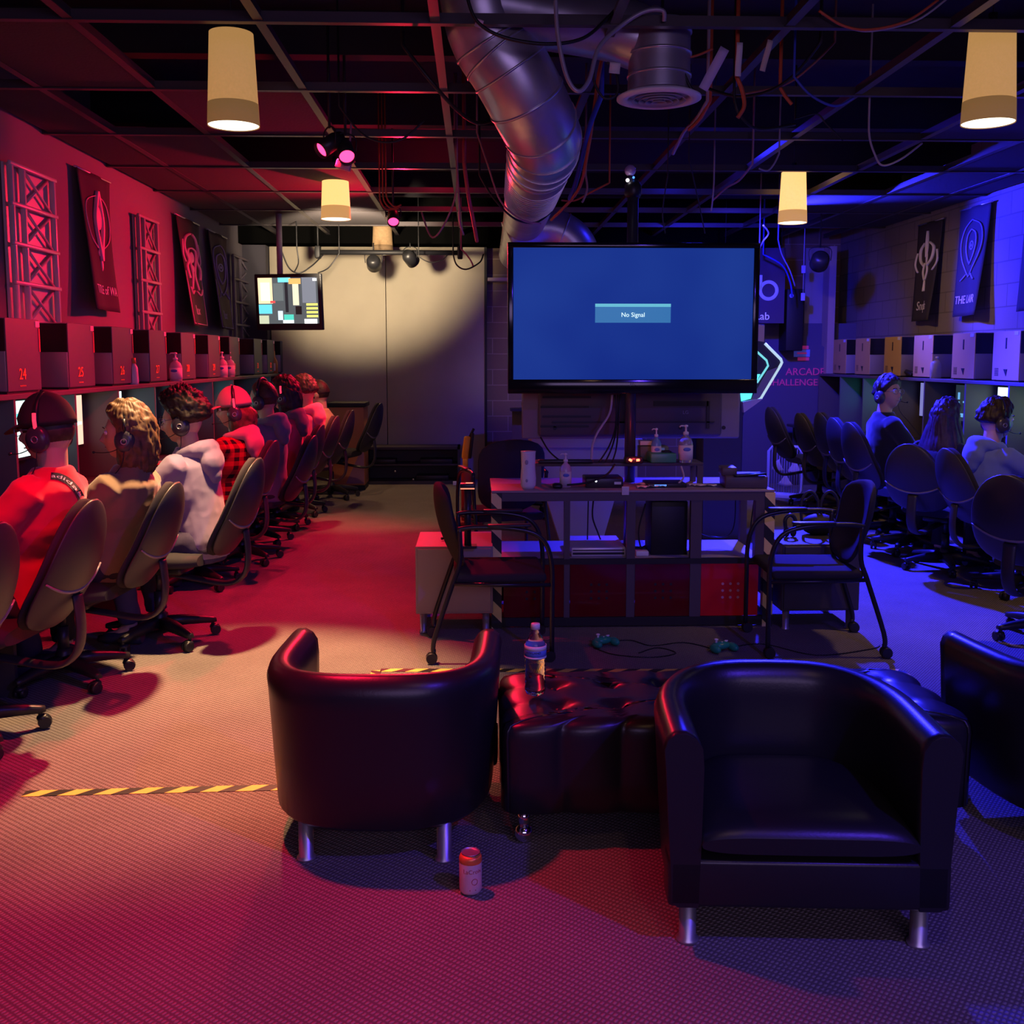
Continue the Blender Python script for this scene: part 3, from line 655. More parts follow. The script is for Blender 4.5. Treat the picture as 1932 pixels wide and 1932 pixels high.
def crest(kind, m):
    """abstract symmetric emblem in a -.5..+.5 by 0..1 frame, as thin strokes"""
    mb = MB()
    def st(pts, r):
        for s in (-1, 1): mb.tube([(s * u, -.004, v) for u, v in spline2(pts)], r, 5)
    if kind == 'spear':
        st([(0, 1.0), (.03, .85), (.06, .6), (.02, .3), (0, .12)], .018); st([(0, .95), (.2, .85), (.27, .65), (.2, .42), (.05, .28)], .007)
        mb.ball((0, 0, .66), (.075, .012, .15), 12, 8).ball((0, 0, .08), (.02, .01, .09), 10, 6)
        mb.lathe([(.03, -.004), (.05, -.004), (.05, .004), (.03, .004)], (0, 0, .22), 16, 'Y')
    elif kind == 'beast':
        st([(.02, .98), (.14, .9), (.2, .72), (.1, .55), (.22, .42), (.16, .25)], .02); st([(.0, .75), (.1, .7), (.06, .5), (.03, .3), (.1, .08)], .015); st([(.25, .85), (.32, .6), (.24, .5)], .012); st([(.04, .06), (.14, .0), (.22, .1)], .014)
        mb.ball((0, 0, .6), (.06, .01, .09), 10, 6).ball((0, 0, .42), (.045, .01, .06), 10, 6)
    elif kind == 'orb':
        st([(0, 1), (.2, .9), (.27, .65), (.22, .4), (.1, .2), (0, .1)], .010); st([(0, .85), (.12, .78), (.15, .6), (.1, .42), (0, .3)], .012); st([(.08, .15), (.2, .05)], .012)
        mb.lathe([(.05, -.004), (.075, -.004), (.075, .004), (.05, .004)], (0, 0, .6), 20, 'Y').ball((0, 0, .6), (.025, .01, .03), 10, 6)
    else:
        st([(0, 1.05), (.03, .8), (.0, .6)], .02); st([(.1, .85), (.22, .75), (.2, .55), (.08, .45)], .02); st([(.3, .7), (.34, .5), (.25, .35)], .013); st([(.05, .5), (.1, .35), (.03, .2)], .016); st([(0, .2), (.03, .0)], .015)
        mb.ball((0, 0, .58), (.05, .01, .12), 10, 6)
    return mb
def spline2(p): return [(v.x, v.z) for v in spline([(u, 0, v) for u, v in p], 4)]
def banner(wall, y0, y1, z0, z1, kind, words, label, mcol, mem, cloth=M_bc, bulge=.10):
    s = 1 if wall == 'l' else -1; x = XL + .03 if wall == 'l' else XR - .03; wd = y1 - y0; h = z1 - z0
    t = thing('banner', label, 'banner', (x, (y0 + y1) / 2, z0), R(90 * s))   # local -Y points into the room, local +X = along
    def f(u, v):
        b = bulge * (1 - v) ** 1.5 * (.35 + .65 * (1 - u if wall == 'l' else u)) + .01 * math.sin(u * 9 + v * 3)
        return Vector(((u - .5) * wd * (1 - .08 * math.sin(PI * v)), -.012 - b, v * h))
    o = MB().grid(10, 24, f).build('cloth', cloth, t); sd = o.modifiers.new('s', 'SOLIDIFY'); sd.thickness = .004; sd.offset = 1
    MB().cyl((-wd / 2 - .02, -.01, h), (wd / 2 + .02, -.01, h), .008, n=8).build('hanging_rod', M_steel, t)
    mb = crest(kind, None); bmesh.ops.scale(mb.b, vec=(wd * 1.35, 1, h * .58), verts=mb.b.verts[:]); bmesh.ops.translate(mb.b, vec=(0, 0, h * .30), verts=mb.b.verts[:])
    for v in mb.b.verts: 
        u = v.co.x / wd + .5; q = f(min(max(u, 0), 1), v.co.z / h); v.co.y = q.y + v.co.y - .006
    mb.build('emblem', mem, t)
    mb = MB().text(words, min(.13, wd * 1.5 / max(3, len(words))), Matrix.Translation((0, 0, h * .15)) @ FACE_CAM, .001)
    for v in mb.b.verts: v.co.y += f(min(max(v.co.x / wd + .5, 0), 1), v.co.z / h).y - .007
    mb.build('lettering', mcol, t)
    if cloth is M_bc2:
        P = [f(u, v) + Vector((0, -.005, 0)) for u, v in [(0.03, .5), (0.03, .02), (.97, .02), (.97, .5)]]
        MB().tube(P, .005, 5).build('edge_piping', mcol, t)
Mem1 = mat('pink_print', (.95, .35, .55), .6); Mem2 = mat('white_print', (.75, .72, .75), .7); Mem3 = mat('violet_print', (.35, .25, .55), .7); Mem4 = mat('dull_blue_print', (.20, .20, .34), .7)
banner('l', TY_(140), TY_(203), 1.90, 2.90, 'spear', 'TITLE of WA', 'dark banner with a glowing spear emblem on the red wall beside the large truss', Mem2, Mem1)
banner('l', TY_(326), TY_(370), 1.86, 2.90, 'beast', 'Ilux', 'maroon banner with a horned beast emblem and red piping on the red wall', Mem1, Mem1, M_bc2, .14)
banner('l', TY_(386), TY_(422), 1.86, 2.90, 'orb', 'Ilux', 'dark banner with a violet oval emblem, farthest on the red wall', Mem3, Mem3, M_bc2, .12)
banner('r', 10.25, 10.8, 1.93, 2.93, 'crown', 'Snqls', 'dark blue banner with a bright spiky crown emblem on the block wall', Mem2, Mem2)
banner('r', onx(1873, 500, XR).y, onx(1817, 500, XR).y, 1.94, 2.95, 'orb', 'THE LAIR', 'blue banner with a faint ring emblem, lettered THE LAIR, on the block wall', Mem2, Mem4)
banner('r', 8.0, 8.68, 1.94, 2.95, 'orb', 'THE', 'blue banner at the frame edge on the block wall', Mem2, Mem4)

# ------------------------------------------------------------------ pendant lamps
def pendant(px, py, Y, k, label, glow, wp, dz=0):
    p = at(px, py, Y); t = thing('pendant_lamp', label, 'pendant lamp', p, 0, 'pendant lamps with woven shades')
    m = mat('woven_shade_%d' % k, (.34, .22, .12), .9, em=(1, .52, .17), es=glow, bump=(90, .3, .003), vary=(40, .15))
    m2 = mat('woven_band_%d' % k, (.24, .16, .09), .9, em=(1, .50, .16), es=glow * .4, bump=(90, .3, .003))
    MB().lathe([(.120, .10), (.1215, .10), (.106, .44), (.1045, .44)], n=36).build('shade', m, t)
    MB().lathe([(.125, 0), (.1265, .0), (.1225, .105), (.121, .105)], n=36).build('lower_band', m2, t)
    MB().lathe([(0, .004), (.122, .004), (.122, .008), (0, .008)], n=36).build('diffuser', mat('lamp_diffuser', (.9, .85, .7), .5, em=(1, .90, .62), es=3.2), t)
    MB().lathe([(0, .435), (.103, .435), (.105, .445), (0, .445)], n=30).build('top_ring', M_black, t)
    MB().cyl((0, 0, .44), (0, 0, .52), .022, n=12).build('socket', M_black, t)
    MB().cyl((0, 0, .5), (0, 0, ZD - p.z), .004, n=6).build('cord', M_black, t)
    spot('pendant_light', (p.x, p.y, p.z - .01), WARM_AIM[k], wp, WARM, WARM_CONE[k][0], WARM_CONE[k][1], .06)
pendant(441, 238, 5.25, 0, 'woven pendant lamp hanging nearest over the red row', .40, WARM_POWER[0])
pendant(634, 414, 8.94, 1, 'bright yellow woven pendant lamp below the red stage lights', 1.5, WARM_POWER[1])
pendant(722, 480, 12.6, 2, 'small dim woven pendant lamp in front of the felt partition', .25, WARM_POWER[2])
pendant(1864, 233, 5.1, 3, 'woven pendant lamp at the upper corner over the blue row', .45, WARM_POWER[3])
pendant(1495, 421, 9.2, 4, 'bright yellow woven pendant lamp beside the big television', 1.4, WARM_POWER[4])
# ------------------------------------------------------------------ big television on its pole, with a second one behind
TY = 5.98
tl, br = at(958, 457, TY), at(1427, 742, TY); cx = (tl.x + br.x) / 2; W = br.x - tl.x; zb, zt = br.z, tl.z
t = thing('television', 'huge flat television showing a blue No Signal screen above the desk', 'television', (cx, TY, 0))
s0, s1 = at(968, 466, TY), at(1424, 718, TY)
sx0, sx1, sz0, sz1 = -W / 2 + .032, W / 2 - .034, zb + .082, zt - .030
MB().box2((-W / 2, .002, zb), (W / 2, .06, zt), bev=.006).build('housing', M_plastic, t)
mb = MB(); mb.box2((-W / 2, -.012, zb), (W / 2, .004, sz0), bev=.003).box2((-W / 2, -.012, sz1), (W / 2, .004, zt), bev=.003).box2((-W / 2, -.012, sz0), (sx0, .004, sz1), bev=.003).box2((sx1, -.012, sz0), (W / 2, .004, sz1), bev=.003)
mb.build('bezel', mat('gloss_black_bezel', (.008, .008, .010), .12), t)
m = mat('television_blue', (.004, .004, .01), .5, spec=.15, em=(.012, .075, .40), es=.95); nt = m.node_tree; b = nt.nodes['Principled BSDF']
tc = nt.nodes.new('ShaderNodeTexCoord'); nz = nt.nodes.new('ShaderNodeTexNoise'); nz.inputs['Scale'].default_value = 1.1; nt.links.new(tc.outputs['Object'], nz.inputs['Vector'])
rp = nt.nodes.new('ShaderNodeValToRGB'); rp.color_ramp.elements[0].position = .35; rp.color_ramp.elements[1].position = .7; rp.color_ramp.elements[0].color = (.005, .024, .24, 1); rp.color_ramp.elements[1].color = (.012, .045, .30, 1)
nt.links.new(nz.outputs['Fac'], rp.inputs['Fac']); nt.links.new(rp.outputs['Color'], b.inputs['Emission Color'])
MB().box2((sx0, 0, sz0), (sx1, .003, sz1)).build('screen', m, t)
q0, q1 = at(1123, 573, TY), at(1265, 609, TY)
MB().box2((q0.x - cx, -.004, q1.z), (q1.x - cx, 0, q0.z - .018)).build('message_box', emis('message_box_teal', (.02, .16, .38), 1.0), t)
MB().box2((q0.x - cx, -.005, q0.z - .018), (q1.x - cx, 0, q0.z)).build('message_bar', emis('message_bar_teal', (.12, .50, .62), 1.0), t)
MB().text('No Signal', .036, Matrix.Translation(((q0.x + q1.x) / 2 - cx, -.006, (q0.z + q1.z) / 2 - .01)) @ FACE_CAM, .0008).build('message_lettering', emis('message_white', (.7, .95, 1), 1.2), t)
MB().text('JVC', .022, Matrix.Translation((0, -.0135, zb + .055)) @ FACE_CAM, .0008).build('maker_mark', mat('dim_grey_print', (.25, .25, .28), .5), t)
PX, PY = .925, 6.16
t = thing('display_pole', 'black steel pole carrying the televisions, rising from the desk to a small camera', 'pole', (PX, PY, .41))
MB().cyl((0, 0, .0), (0, 0, 2.10), .033, n=20).build('pole', mat('gunmetal_tube', (.10, .10, .12), .3, .6), t)
MB().lathe([(0, 2.08), (.04, 2.08), (.05, 2.10), (.05, 2.15), (.03, 2.18), (0, 2.18)]).build('collar', M_plastic, t)
MB().box((0, -.06, 1.4), (.5, .05, .5), bev=.01).box((0, .08, 1.1), (.3, .12, .3), bev=.01).build('mount_plate', M_black, t)
MB().box((0, 0, .005), (.2, .2, .01), bev=.004).build('foot_plate', M_black, t)
c = at(1189, 325, PY)
t = thing('ball_camera', 'small glossy round camera with a lit white lamp on top of the pole', 'camera', c)
MB().ball((0, 0, .01), .034, 20, 12).build('camera_ball', mat('lilac_gloss', (.45, .30, .55), .1, coat=1.0), t)
MB().cyl((0, 0, -.075), (0, 0, -.02), .016, n=12).box((0, 0, -.045), (.05, .04, .02)).build('bracket', M_black, t)
MB().ball((-.02, -.035, -.052), .010, 12, 8).build('white_lamp', emis('tiny_white_lamp', (1, .9, 1), 6), t)
MB().ball((.016, -.03, -.035), .007, 12, 8).build('blue_lamp', emis('tiny_blue_lamp', (.05, .2, 1), 3), t)
b0, b1 = at(985, 745, 6.34), at(1395, 827, 6.34)
t = thing('spare_television', 'second television mounted back to back below the big one, its dark rear facing us', 'television', ((b0.x + b1.x) / 2, 6.34, 0)); w2 = (b1.x - b0.x) / 2
Mr = mat('rear_cover_plastic', (.085, .075, .085), .5)
MB().box2((-w2, .0, b1.z), (w2, .05, b1.z + .80), bev=.012).build('housing', mat('grey_side_frame', (.20, .18, .22), .4), t)
MB().box2((-w2 + .10, -.04, b1.z + .015), (w2 - .12, .0, b1.z + .74), bev=.02).build('rear_cover', Mr, t)
mb = MB()
for k in range(4): mb.box((-.42 + .012 * (k % 2), -.043, b1.z + .08 + .06 * k), (.30, .006, .012))
mb.box((.30, -.044, b1.z + .22), (.34, .008, .03)).box((.47, -.044, b1.z + .15), (.02, .008, .17)).box((.2, -.044, b1.z + .105), (.62, .008, .008)).box((-.25, -.044, b1.z + .105), (.5, .008, .008))
mb.build('vent', M_black, t)
MB().text('LG', .03, Matrix.Translation((.33, -.046, b1.z + .165)) @ FACE_CAM).build('maker_mark', mat('dim_grey_print', (.25, .25, .28), .5), t)
for x in (-.48, .30, .57): MB().cyl((x, -.046, b1.z + .07), (x, -.038, b1.z + .07), .012, n=12).build('screw', M_black, t)

# ------------------------------------------------------------------ metal desk with striped posts
M_df = mat('dark_plum_frame', (.085, .065, .08), .45)
DX0, DX1 = fl(928, 1195).x, fl(1470, 1195).x; DY0, DY1 = 5.76, 6.38; DZ = .80
t = thing('metal_desk', 'dark metal framed desk with black and yellow striped posts, open shelf and red panels', 'desk', (0, 0, 0)); dcx, dcy = (DX0 + DX1) / 2, (DY0 + DY1) / 2
t.location = (dcx, dcy, 0)
def dx(px, Y=5.77): return at(px, 900, Y).x - dcx
y0, y1 = DY0 - dcy, DY1 - dcy; x0, x1 = DX0 - dcx, DX1 - dcx
MB().box2((x0, y0, DZ - .015), (x1, y1, DZ), bev=.004).build('desk_top', mat('desk_top_laminate', (.30, .24, .26), .4), t)
MB().box2((x0 + .06, y0 + .004, DZ - .062), (x1 - .02, y0 + .045, DZ - .016)).build('front_rail', M_df, t)
MB().box2((x0, y1 - .04, DZ - .055), (x1, y1, DZ - .015)).build('rear_rail', M_df, t)
for a_ in (x0, x1 - .055):
    MB().box2((a_, y0, 0), (a_ + .058, y0 + .05, DZ - .016)).build('striped_post', M_hazard, t)
    MB().box2((a_ + .01, y1 - .045, 0), (a_ + .05, y1, DZ - .016)).build('rear_post', M_df, t)
    MB().box2((a_ + .01, y0 + .05, DZ - .06), (a_ + .05, y1 - .04, DZ - .016)).build('side_rail', M_df, t)
    MB().box2((a_ + .012, y0 + .05, 0.02), (a_ + .048, y1 - .04, .06)).build('side_rail', M_df, t)
MB().box2((dx(1427), y0 + .003, .40), (x1 - .055, y0 + .06, DZ - .06)).build('side_box', M_df, t)
for a_, b_ in ((1065, 1076), (1184, 1200), (1305, 1326)): MB().box2((dx(a_), y0 + .008, .06), (dx(b_), y0 + .05, DZ - .06)).build('inner_post', M_df, t)
MB().box2((x0 + .058, y0 + .01, .385), (x1 - .055, y1 - .01, .40)).build('lower_shelf', mat('pale_shelf', (.42, .38, .42), .5), t)
MB().box2((x0 + .058, y0 + .006, .37), (x1 - .055, y0 + .03, .402)).build('shelf_rail', M_black, t)
MB().box2((x0 + .058, y0 + .006, 0.01), (x1 - .055, y0 + .04, .06)).build('bottom_rail', M_black, t)
MB().box2((x0 + .058, y1 - .03, .02), (x1 - .055, y1 - .012, .385)).build('rear_panel', M_black, t)
Mra = mat('red_acrylic', (.17, .004, .010), .15, trans=.25, coat=.5); Mrb = mat('lit_red_acrylic', (.48, .012, .02), .18, coat=.5, em=(.5, .0, .01), es=.04)  # second one is a lit copy: brighter colour and a faint added glow
for a_, b_, m in ((950, 1065, Mra), (1077, 1184, Mra), (1201, 1305, Mra), (1327, 1436, Mrb)):
    p = MB().box2((dx(a_), y0 + .016, .062), (dx(b_), y0 + .022, .368)).build('red_panel', m, t)
    mb = MB(); cx_ = (dx(a_) + dx(b_)) / 2
    for i in range(3):
        for j in range(3): mb.cyl((cx_ + .0 + .045 * i - .04, y0 + .013, .17 + .04 * j), (cx_ + .045 * i - .04, y0 + .017, .17 + .04 * j), .008, n=10)
    mb.build('vent_hole', mat('pink_dots', (.75, .35, .40), .3) if m is Mrb else M_black, p)
MB().box2((dx(1010, 5.98), -.10, DZ + .115), (dx(1326, 5.98), .12, DZ + .135), bev=.003).build('riser_shelf', M_df, t)
for a_ in (1010, 1315):
    for yy in (-.10, .10): MB().box2((dx(a_, 5.98), yy, DZ), (dx(a_ + 11, 5.98), yy + .02, DZ + .116)).build('riser_leg', M_df, t)

# low side cabinets on steel legs
def side_cab(px0, px1, Y0, Y1, zt, zb, label, col, legs):
    x0, x1 = at(px0, 1100, Y0).x, at(px1, 1100, Y0).x; c = (x0 + x1) / 2
    t = thing('side_cabinet', label, 'cabinet', (c, (Y0 + Y1) / 2, 0)); h = (Y1 - Y0) / 2
    MB().box2((x0 - c, -h, zb), (x1 - c, h, zt), bev=.003, seg=1).build('carcass', col, t)
    MB().box2((x0 - c + .012, -h - .008, zb + .012), (x1 - c - .012, -h, zt - .012), bev=.002, seg=1).build('front_panel', col, t)
    for x in (x0 - c + .04, x1 - c - .04):
        for y in (-h + .04, h - .04): MB().lathe([(0, 0), (.024, 0), (.024, .006), (.018, .01), (.02, zb), (0, zb)], (x, y, 0), 18).build('leg', M_steel, t)
side_cab(784, 930, 5.66, 6.15, .50, .115, 'low grey cabinet with steel legs standing at the red lit end of the desk', mat('grey_taupe_cabinet', (.30, .24, .22), .5), 0)
side_cab(1475, 1622, 5.66, 6.15, .50, .115, 'low dark cabinet with steel legs at the blue lit end of the desk', mat('dark_blue_cabinet', (.05, .045, .06), .45), 0)

# counter and bin behind the desk
t = thing('grey_counter', 'pale grey counter with a tapering front panel behind the desk', 'counter', ((at(1105, 830, 8.0).x), 8.2, 0)); Mg = mat('pale_grey_laminate', (.40, .42, .48), .5)
a_, b_ = at(1003, 830, 8.0).x - t.location.x, at(1212, 830, 8.0).x - t.location.x; zt_ = at(1100, 828, 8.0).z
MB().box2((a_, -.2, zt_ - .07), (b_, .35, zt_), bev=.004).build('counter_top', Mg, t)
zc = at(1100, 925, 8.0).z
MB().box2((a_ + .03, -.16, zc), (b_ - .03, .3, zt_ - .07)).build('front_panel', Mg, t)
MB().prism([(a_ + .10, zc), (b_ - .18, zc), (b_ - .32, .0), (a_ + .26, .0)], -.12, .25).build('pedestal', Mg, t)

# ------------------------------------------------------------------ things on the desk
def canister():
    p = at(997, 915, 5.84); t = thing('white_canister', 'upright white plastic canister with two grey ovals at the desk corner', 'canister', (p.x, 5.86, DZ))
    MB().lathe([(0, 0), (.034, 0), (.044, .02), (.045, .06), (.040, .13), (.042, .205), (.044, .216), (0, .216)], n=28).build('canister_body', M_white, t)
    MB().ball((-.012, -.041, .155), (.010, .004, .014), 14, 8).ball((-.010, -.042, .05), (.008, .004, .010), 14, 8).build('oval_mark', mat('mid_grey_print', (.35, .33, .38), .5), t)
canister()
def pump_bottle(loc, h, r, label, body, lab=True, g=None, tilt=0):
    t = thing('pump_bottle', label, 'hand sanitizer', loc, R(tilt), g); k = h
    MB().lathe([(0, 0), (r * .95, 0), (r, .01 * k), (r, .52 * k), (r * .8, .62 * k), (r * .35, .70 * k), (r * .33, .73 * k), (0, .73 * k)], n=24).build('bottle', body, t)
    MB().lathe([(0, .73 * k), (r * .4, .73 * k), (r * .4, .80 * k), (r * .14, .82 * k), (r * .14, .93 * k), (r * .3, .94 * k), (r * .3, .98 * k), (0, k)], n=16).tube([(0, 0, .965 * k), (-r * .7, 0, .965 * k), (-r * .9, 0, .93 * k)], r * .11, 8).build('pump', M_white, t)
    if lab: MB().lathe([(r * 1.01, .08 * k), (r * 1.015, .08 * k), (r * 1.015, .46 * k), (r * 1.01, .46 * k)], n=24).build('label_band', M_paper, t); MB().ball((0, -r * 1.0, .36 * k), (r * .55, r * .08, .05 * k), 14, 8).build('blue_badge', mat('sanitizer_badge_blue', (.10, .18, .55), .5), t)
    return t
M_clear = mat('clear_plastic', (.78, .76, .82), .08, trans=.75, ior=1.4)
M_clearp = mat('pink_lit_gel', (.80, .62, .68), .12, trans=.4, ior=1.38)  # clear gel with the pink light put into its colour
p = at(1067, 912, 5.92); pump_bottle((p.x, 5.92, DZ), .20, .034, 'clear hand sanitizer pump bottle on the desk behind the white canister', M_clearp)
p = at(1293, 880, 5.98); pump_bottle((p.x + .0, 5.98, DZ + .135), .225, .042, 'white labelled hand sanitizer pump bottle on top of the riser shelf', M_clear)
p = at(1262, 870, 6.02); pump_bottle((p.x - .07, 6.06, DZ + .135), .20, .03, 'blue tinted pump bottle beside the green box on the riser', mat('blue_gel', (.2, .45, .75), .2, trans=.4))
p = at(1195, 878, 5.93)
t = thing('power_strip', 'black power strip with two glowing red switches at the foot of the pole', 'power strip', (p.x, 5.93, DZ + .136)); MB().box((0, 0, .02), (.11, .06, .04), bev=.01).build('strip_body', M_plastic, t)
for x in (-.022, .022): MB().box((x, -.031, .022), (.02, .006, .014), rot=(0, .5 if x < 0 else -.1, 0), bev=.003).build('red_switch', emis('red_switch_glow', (1, .12, .05), 6), t)
point('switch_glow', (p.x, 5.86, DZ + .18), .35, (1, .05, .02), .01)
def simple_box(name, cat, label, px0, px1, pyt, pyb, Y, dep, z, m, bev=.006, extra=None, rz=0):
    a_, b_ = at(px0, pyb, Y), at(px1, pyb, Y); h = (pyb - pyt) * Y / 1932
    o = thing(name, label, cat, ((a_.x + b_.x) / 2, Y + dep / 2, z), R(rz)); w_ = (b_.x - a_.x) / 2
    MB().box2((-w_, -dep / 2, 0), (w_, dep / 2, h), bev=bev).build('body', m, o)
    if extra: extra(o, w_, dep / 2, h)
    return o
RZ = DZ + .136
simple_box('green_case', 'case', 'green and black console case lying on the riser shelf right of the pole', 1228, 1276, 860, 878, 5.95, .16, RZ, mat('green_plastic', (.06, .30, .16), .35), extra=lambda o, w, d, h: MB().box((.03, 0, h + .004), (.05, .06, .012), bev=.004).build('black_cap', M_black, o))
simple_box('olive_box', 'box', 'olive cardboard box of cables standing behind the pole', 1208, 1262, 832, 858, 6.12, .12, RZ, mat('olive_card', (.16, .17, .10), .8), extra=lambda o, w, d, h: MB().box((.05, -d - .002, h * .5), (.02, .004, h * .8)).build('label_tag', mat('cyan_card', (.4, .7, .75), .7), o))
simple_box('yellow_sign_box', 'box', 'pale yellow card box lying on the olive box', 1208, 1236, 824, 832, 6.14, .08, RZ + .088, mat('cream_card', (.75, .70, .50), .8), .002)
simple_box('sound_bar', 'sound bar', 'long black sound bar lying along the riser shelf', 1016, 1120, 870, 877, 5.93, .05, RZ, M_plastic, .006)
simple_box('game_console', 'game console', 'black game console under the riser with a small white light', 1105, 1176, 897, 916, 5.86, .2, DZ, M_plastic, .006, extra=lambda o, w, d, h: (MB().ball((-w * .45, -d, h * .7), .006, 10, 6).build('power_light', emis('small_white_light', (.8, .9, 1), 3), o), MB().box((w * .7, -d - .001, h * .5), (.04, .004, .015)).build('front_slot', M_steel, o)))
simple_box('black_ball_mouse', 'mouse', 'black rounded mouse on the desk beside the clear sanitizer bottle', 1043, 1062, 906, 916, 5.82, .07, DZ, M_plastic, .014)
simple_box('slim_console', 'game console', 'slim black console with a blue strip on the desk under the riser', 1222, 1296, 906, 914, 5.86, .2, DZ, M_plastic, .004, extra=lambda o, w, d, h: MB().box((-w * .35, -d - .001, h * .6), (.07, .004, .008)).build('blue_strip', emis('blue_strip_glow', (.1, .3, 1), 1.2), o))
simple_box('cash_box', 'device', 'chunky dark set-top device at the blue lit end of the desk', 1373, 1452, 896, 920, 5.80, .25, DZ, M_df, .008, rz=-6, extra=lambda o, w, d, h: (MB().box((.02, -d + .02, h + .008), (w * 1.5, .06, .012), rot=(0, -.08, 0), bev=.003).build('glossy_lid', mat('gloss_black_bezel', (.008, .008, .010), .12), o), MB().box((-w + .03, 0, h + .02), (.09, .15, .05), bev=.008).build('rear_block', M_df, o)))
for i, (px, py, w_, l) in enumerate([(1212, 902, .07, 'crumpled white receipt at the pole foot'), (1240, 903, .10, 'white cable tray lying under the riser'), (1335, 912, .12, 'pale sheet of paper at the blue lit end of the desk'), (1312, 910, .05, 'small white card under the riser'), (1225, 914, .14, 'long white paper strip at the desk edge')]):
    p = at(px, py, 5.85); o = tag(MB().grid(6, 3, lambda u, v: Vector(((u - .5) * w_, (v - .5) * .06, .004 + .012 * abs(math.sin(u * 5 + i + v * 2))))).build('paper_scrap', M_paper, None, (p.x, 5.84 + .03 * i, DZ + .001)), l, 'paper'); o.modifiers.new('s', 'SOLIDIFY').thickness = .001
o = tag(MB().box((0, 0, 0), (.042, .006, .05), bev=.004).build('paper_tag', M_paper, None, at(1180, 926, 5.755)), 'small white tag stuck on the front rail of the desk', 'tag')
# lower shelf
p0, p1 = at(1228, 1050, 5.85), at(1295, 1050, 5.85)
simple_box('speaker_cabinet', 'speaker', 'tall black speaker cabinet on the lower shelf of the desk', 1228, 1296, 942, 1046, 5.88, .22, .401, mat('speaker_black', (.008, .008, .009), .5), .004)
def silver(o, w, d, h):
    MB().box((0, -d - .002, h * .35), (w * 1.9, .004, .012)).box((0, -d - .002, h * .7), (w * 1.9, .004, .006)).build('front_slot', M_black, o)
simple_box('silver_player', 'disc player', 'wide silver disc player on the lower shelf left of the pole', 1078, 1180, 1038, 1056, 5.84, .40, .401, mat('silver_metal', (.62, .58, .62), .35, .3), .006, silver)
simple_box('white_adapter', 'adapter', 'white plug adapter by the foot of the speaker cabinet', 1200, 1224, 1046, 1056, 5.84, .06, .401, M_white, .006)
simple_box('white_adapter', 'adapter', 'white plug adapter on the other side of the speaker cabinet', 1298, 1304, 1048, 1056, 5.86, .04, .401, M_white, .006)
simple_box('card_reader', 'card reader', 'small dark device with a red lit top edge on a stalk by the desk corner', 868, 896, 917, 927, 5.6, .08, .83, M_plastic, .004, extra=lambda o, w, d, h: (MB().box((.0, -d - .001, .003), (w * 1.9, .003, .006)).build('red_lit_edge', emis('red_edge_glow', (1, .25, .15), 1.5), o), MB().cyl((0, .0, -.33), (0, 0, 0), .02, n=12).box((0, 0, -.325), (.1, .08, .012)).build('stalk', M_plastic, o), MB().box((.01, .0, h + .001), (.04, .03, .002)).build('display', emis('red_edge_glow', (1, .25, .15), 1.5), o)))
p = at(850, 1030, 5.95); tag(MB().tube(spline([(-.05, 0, .01), (0, .02, .014), (.04, -.01, .012), (.06, .03, .01)]), .008, 8).build('dark_strap', M_plastic, None, (p.x, 5.85, .501)), 'small dark strap lying on the grey side cabinet', 'strap')
# bag and carrier on the blue cabinet
t = thing('tote_bag', 'dark bag with two looped handles standing on the cabinet behind the guest chair', 'bag', (at(1542, 1020, 6.0).x, 5.98, .50)); Mb = mat('black_nylon', (.02, .02, .025), .6)
MB().ball((0, 0, .06), (.11, .07, .065), 20, 10).build('bag_body', Mb, t)
for x in (-.06, .06): MB().tube(spline([(x - .045, 0, .08), (x - .05, 0, .2), (x, 0, .26), (x + .05, 0, .2), (x + .045, 0, .08)], 5), .009, 8).build('handle', Mb, t)
o = tag(MB().tube(spline([(-.02, 0, 0.02), (-.03, 0, .1), (0, 0, .13), (.03, 0, .1), (.02, 0, .02)], 5), .012, 8).ball((-.02, 0, .03), (.02, .012, .03)).ball((.02, 0, .03), (.02, .012, .03)).build('headphones', M_plastic, None, (at(1490, 1010, 5.9).x, 5.9, .5)), 'black headphones standing on the cabinet beside the bag', 'headphones')
# bottle, can, controllers
p = fl(1010, 1316, .405)
t = thing('water_bottle', 'clear plastic water bottle with a blue label standing on the tufted ottoman', 'bottle', (p.x, p.y, .417)); s = 1.0
prof = [(0, .004), (.020, 0), (.032, .006), (.036, .02)]
for k in range(7): z = .03 + .014 * k; prof += [(.0365, z), (.0335, z + .007)]
prof += [(.036, .135), (.036, .165), (.033, .178), (.022, .203), (.0135, .217), (.0135, .228), (0, .228)]
MB().lathe(prof, n=32).build('bottle_body', mat('pet_plastic', (.85, .84, .92), .06, trans=1.0, ior=1.30), t)
MB().lathe([(.0355, .132), (.0372, .132), (.0372, .182 - .012), (.0355, .17)], n=32).build('bottle_label', mat('label_blue', (.12, .22, .72), .45), t)
MB().lathe([(.0356, .158), (.0376, .158), (.0376, .173), (.0356, .173)], n=32).lathe([(.0356, .130), (.0376, .130), (.0376, .136), (.0356, .136)], n=32).build('label_band', M_white, t)
mb = MB().text('KIRKLAND', .011, FACE_CAM, .0004)
for v in mb.b.verts: a_ = v.co.x / .038 - .25; v.co = Vector((math.sin(a_) * .0382, -math.cos(a_) * .0382 + 0, v.co.z + .152))
mb.build('label_lettering', M_black, t)
MB().lathe([(0, .226), (.0155, .226), (.0155, .243), (.0145, .245), (0, .245)], n=24).build('bottle_cap', M_white, t)
p = fl(888, 1682)
t = thing('drink_can', 'pale drink can with an orange top band beside the near tub chair leg', 'can', (p.x, p.y, 0), .2)
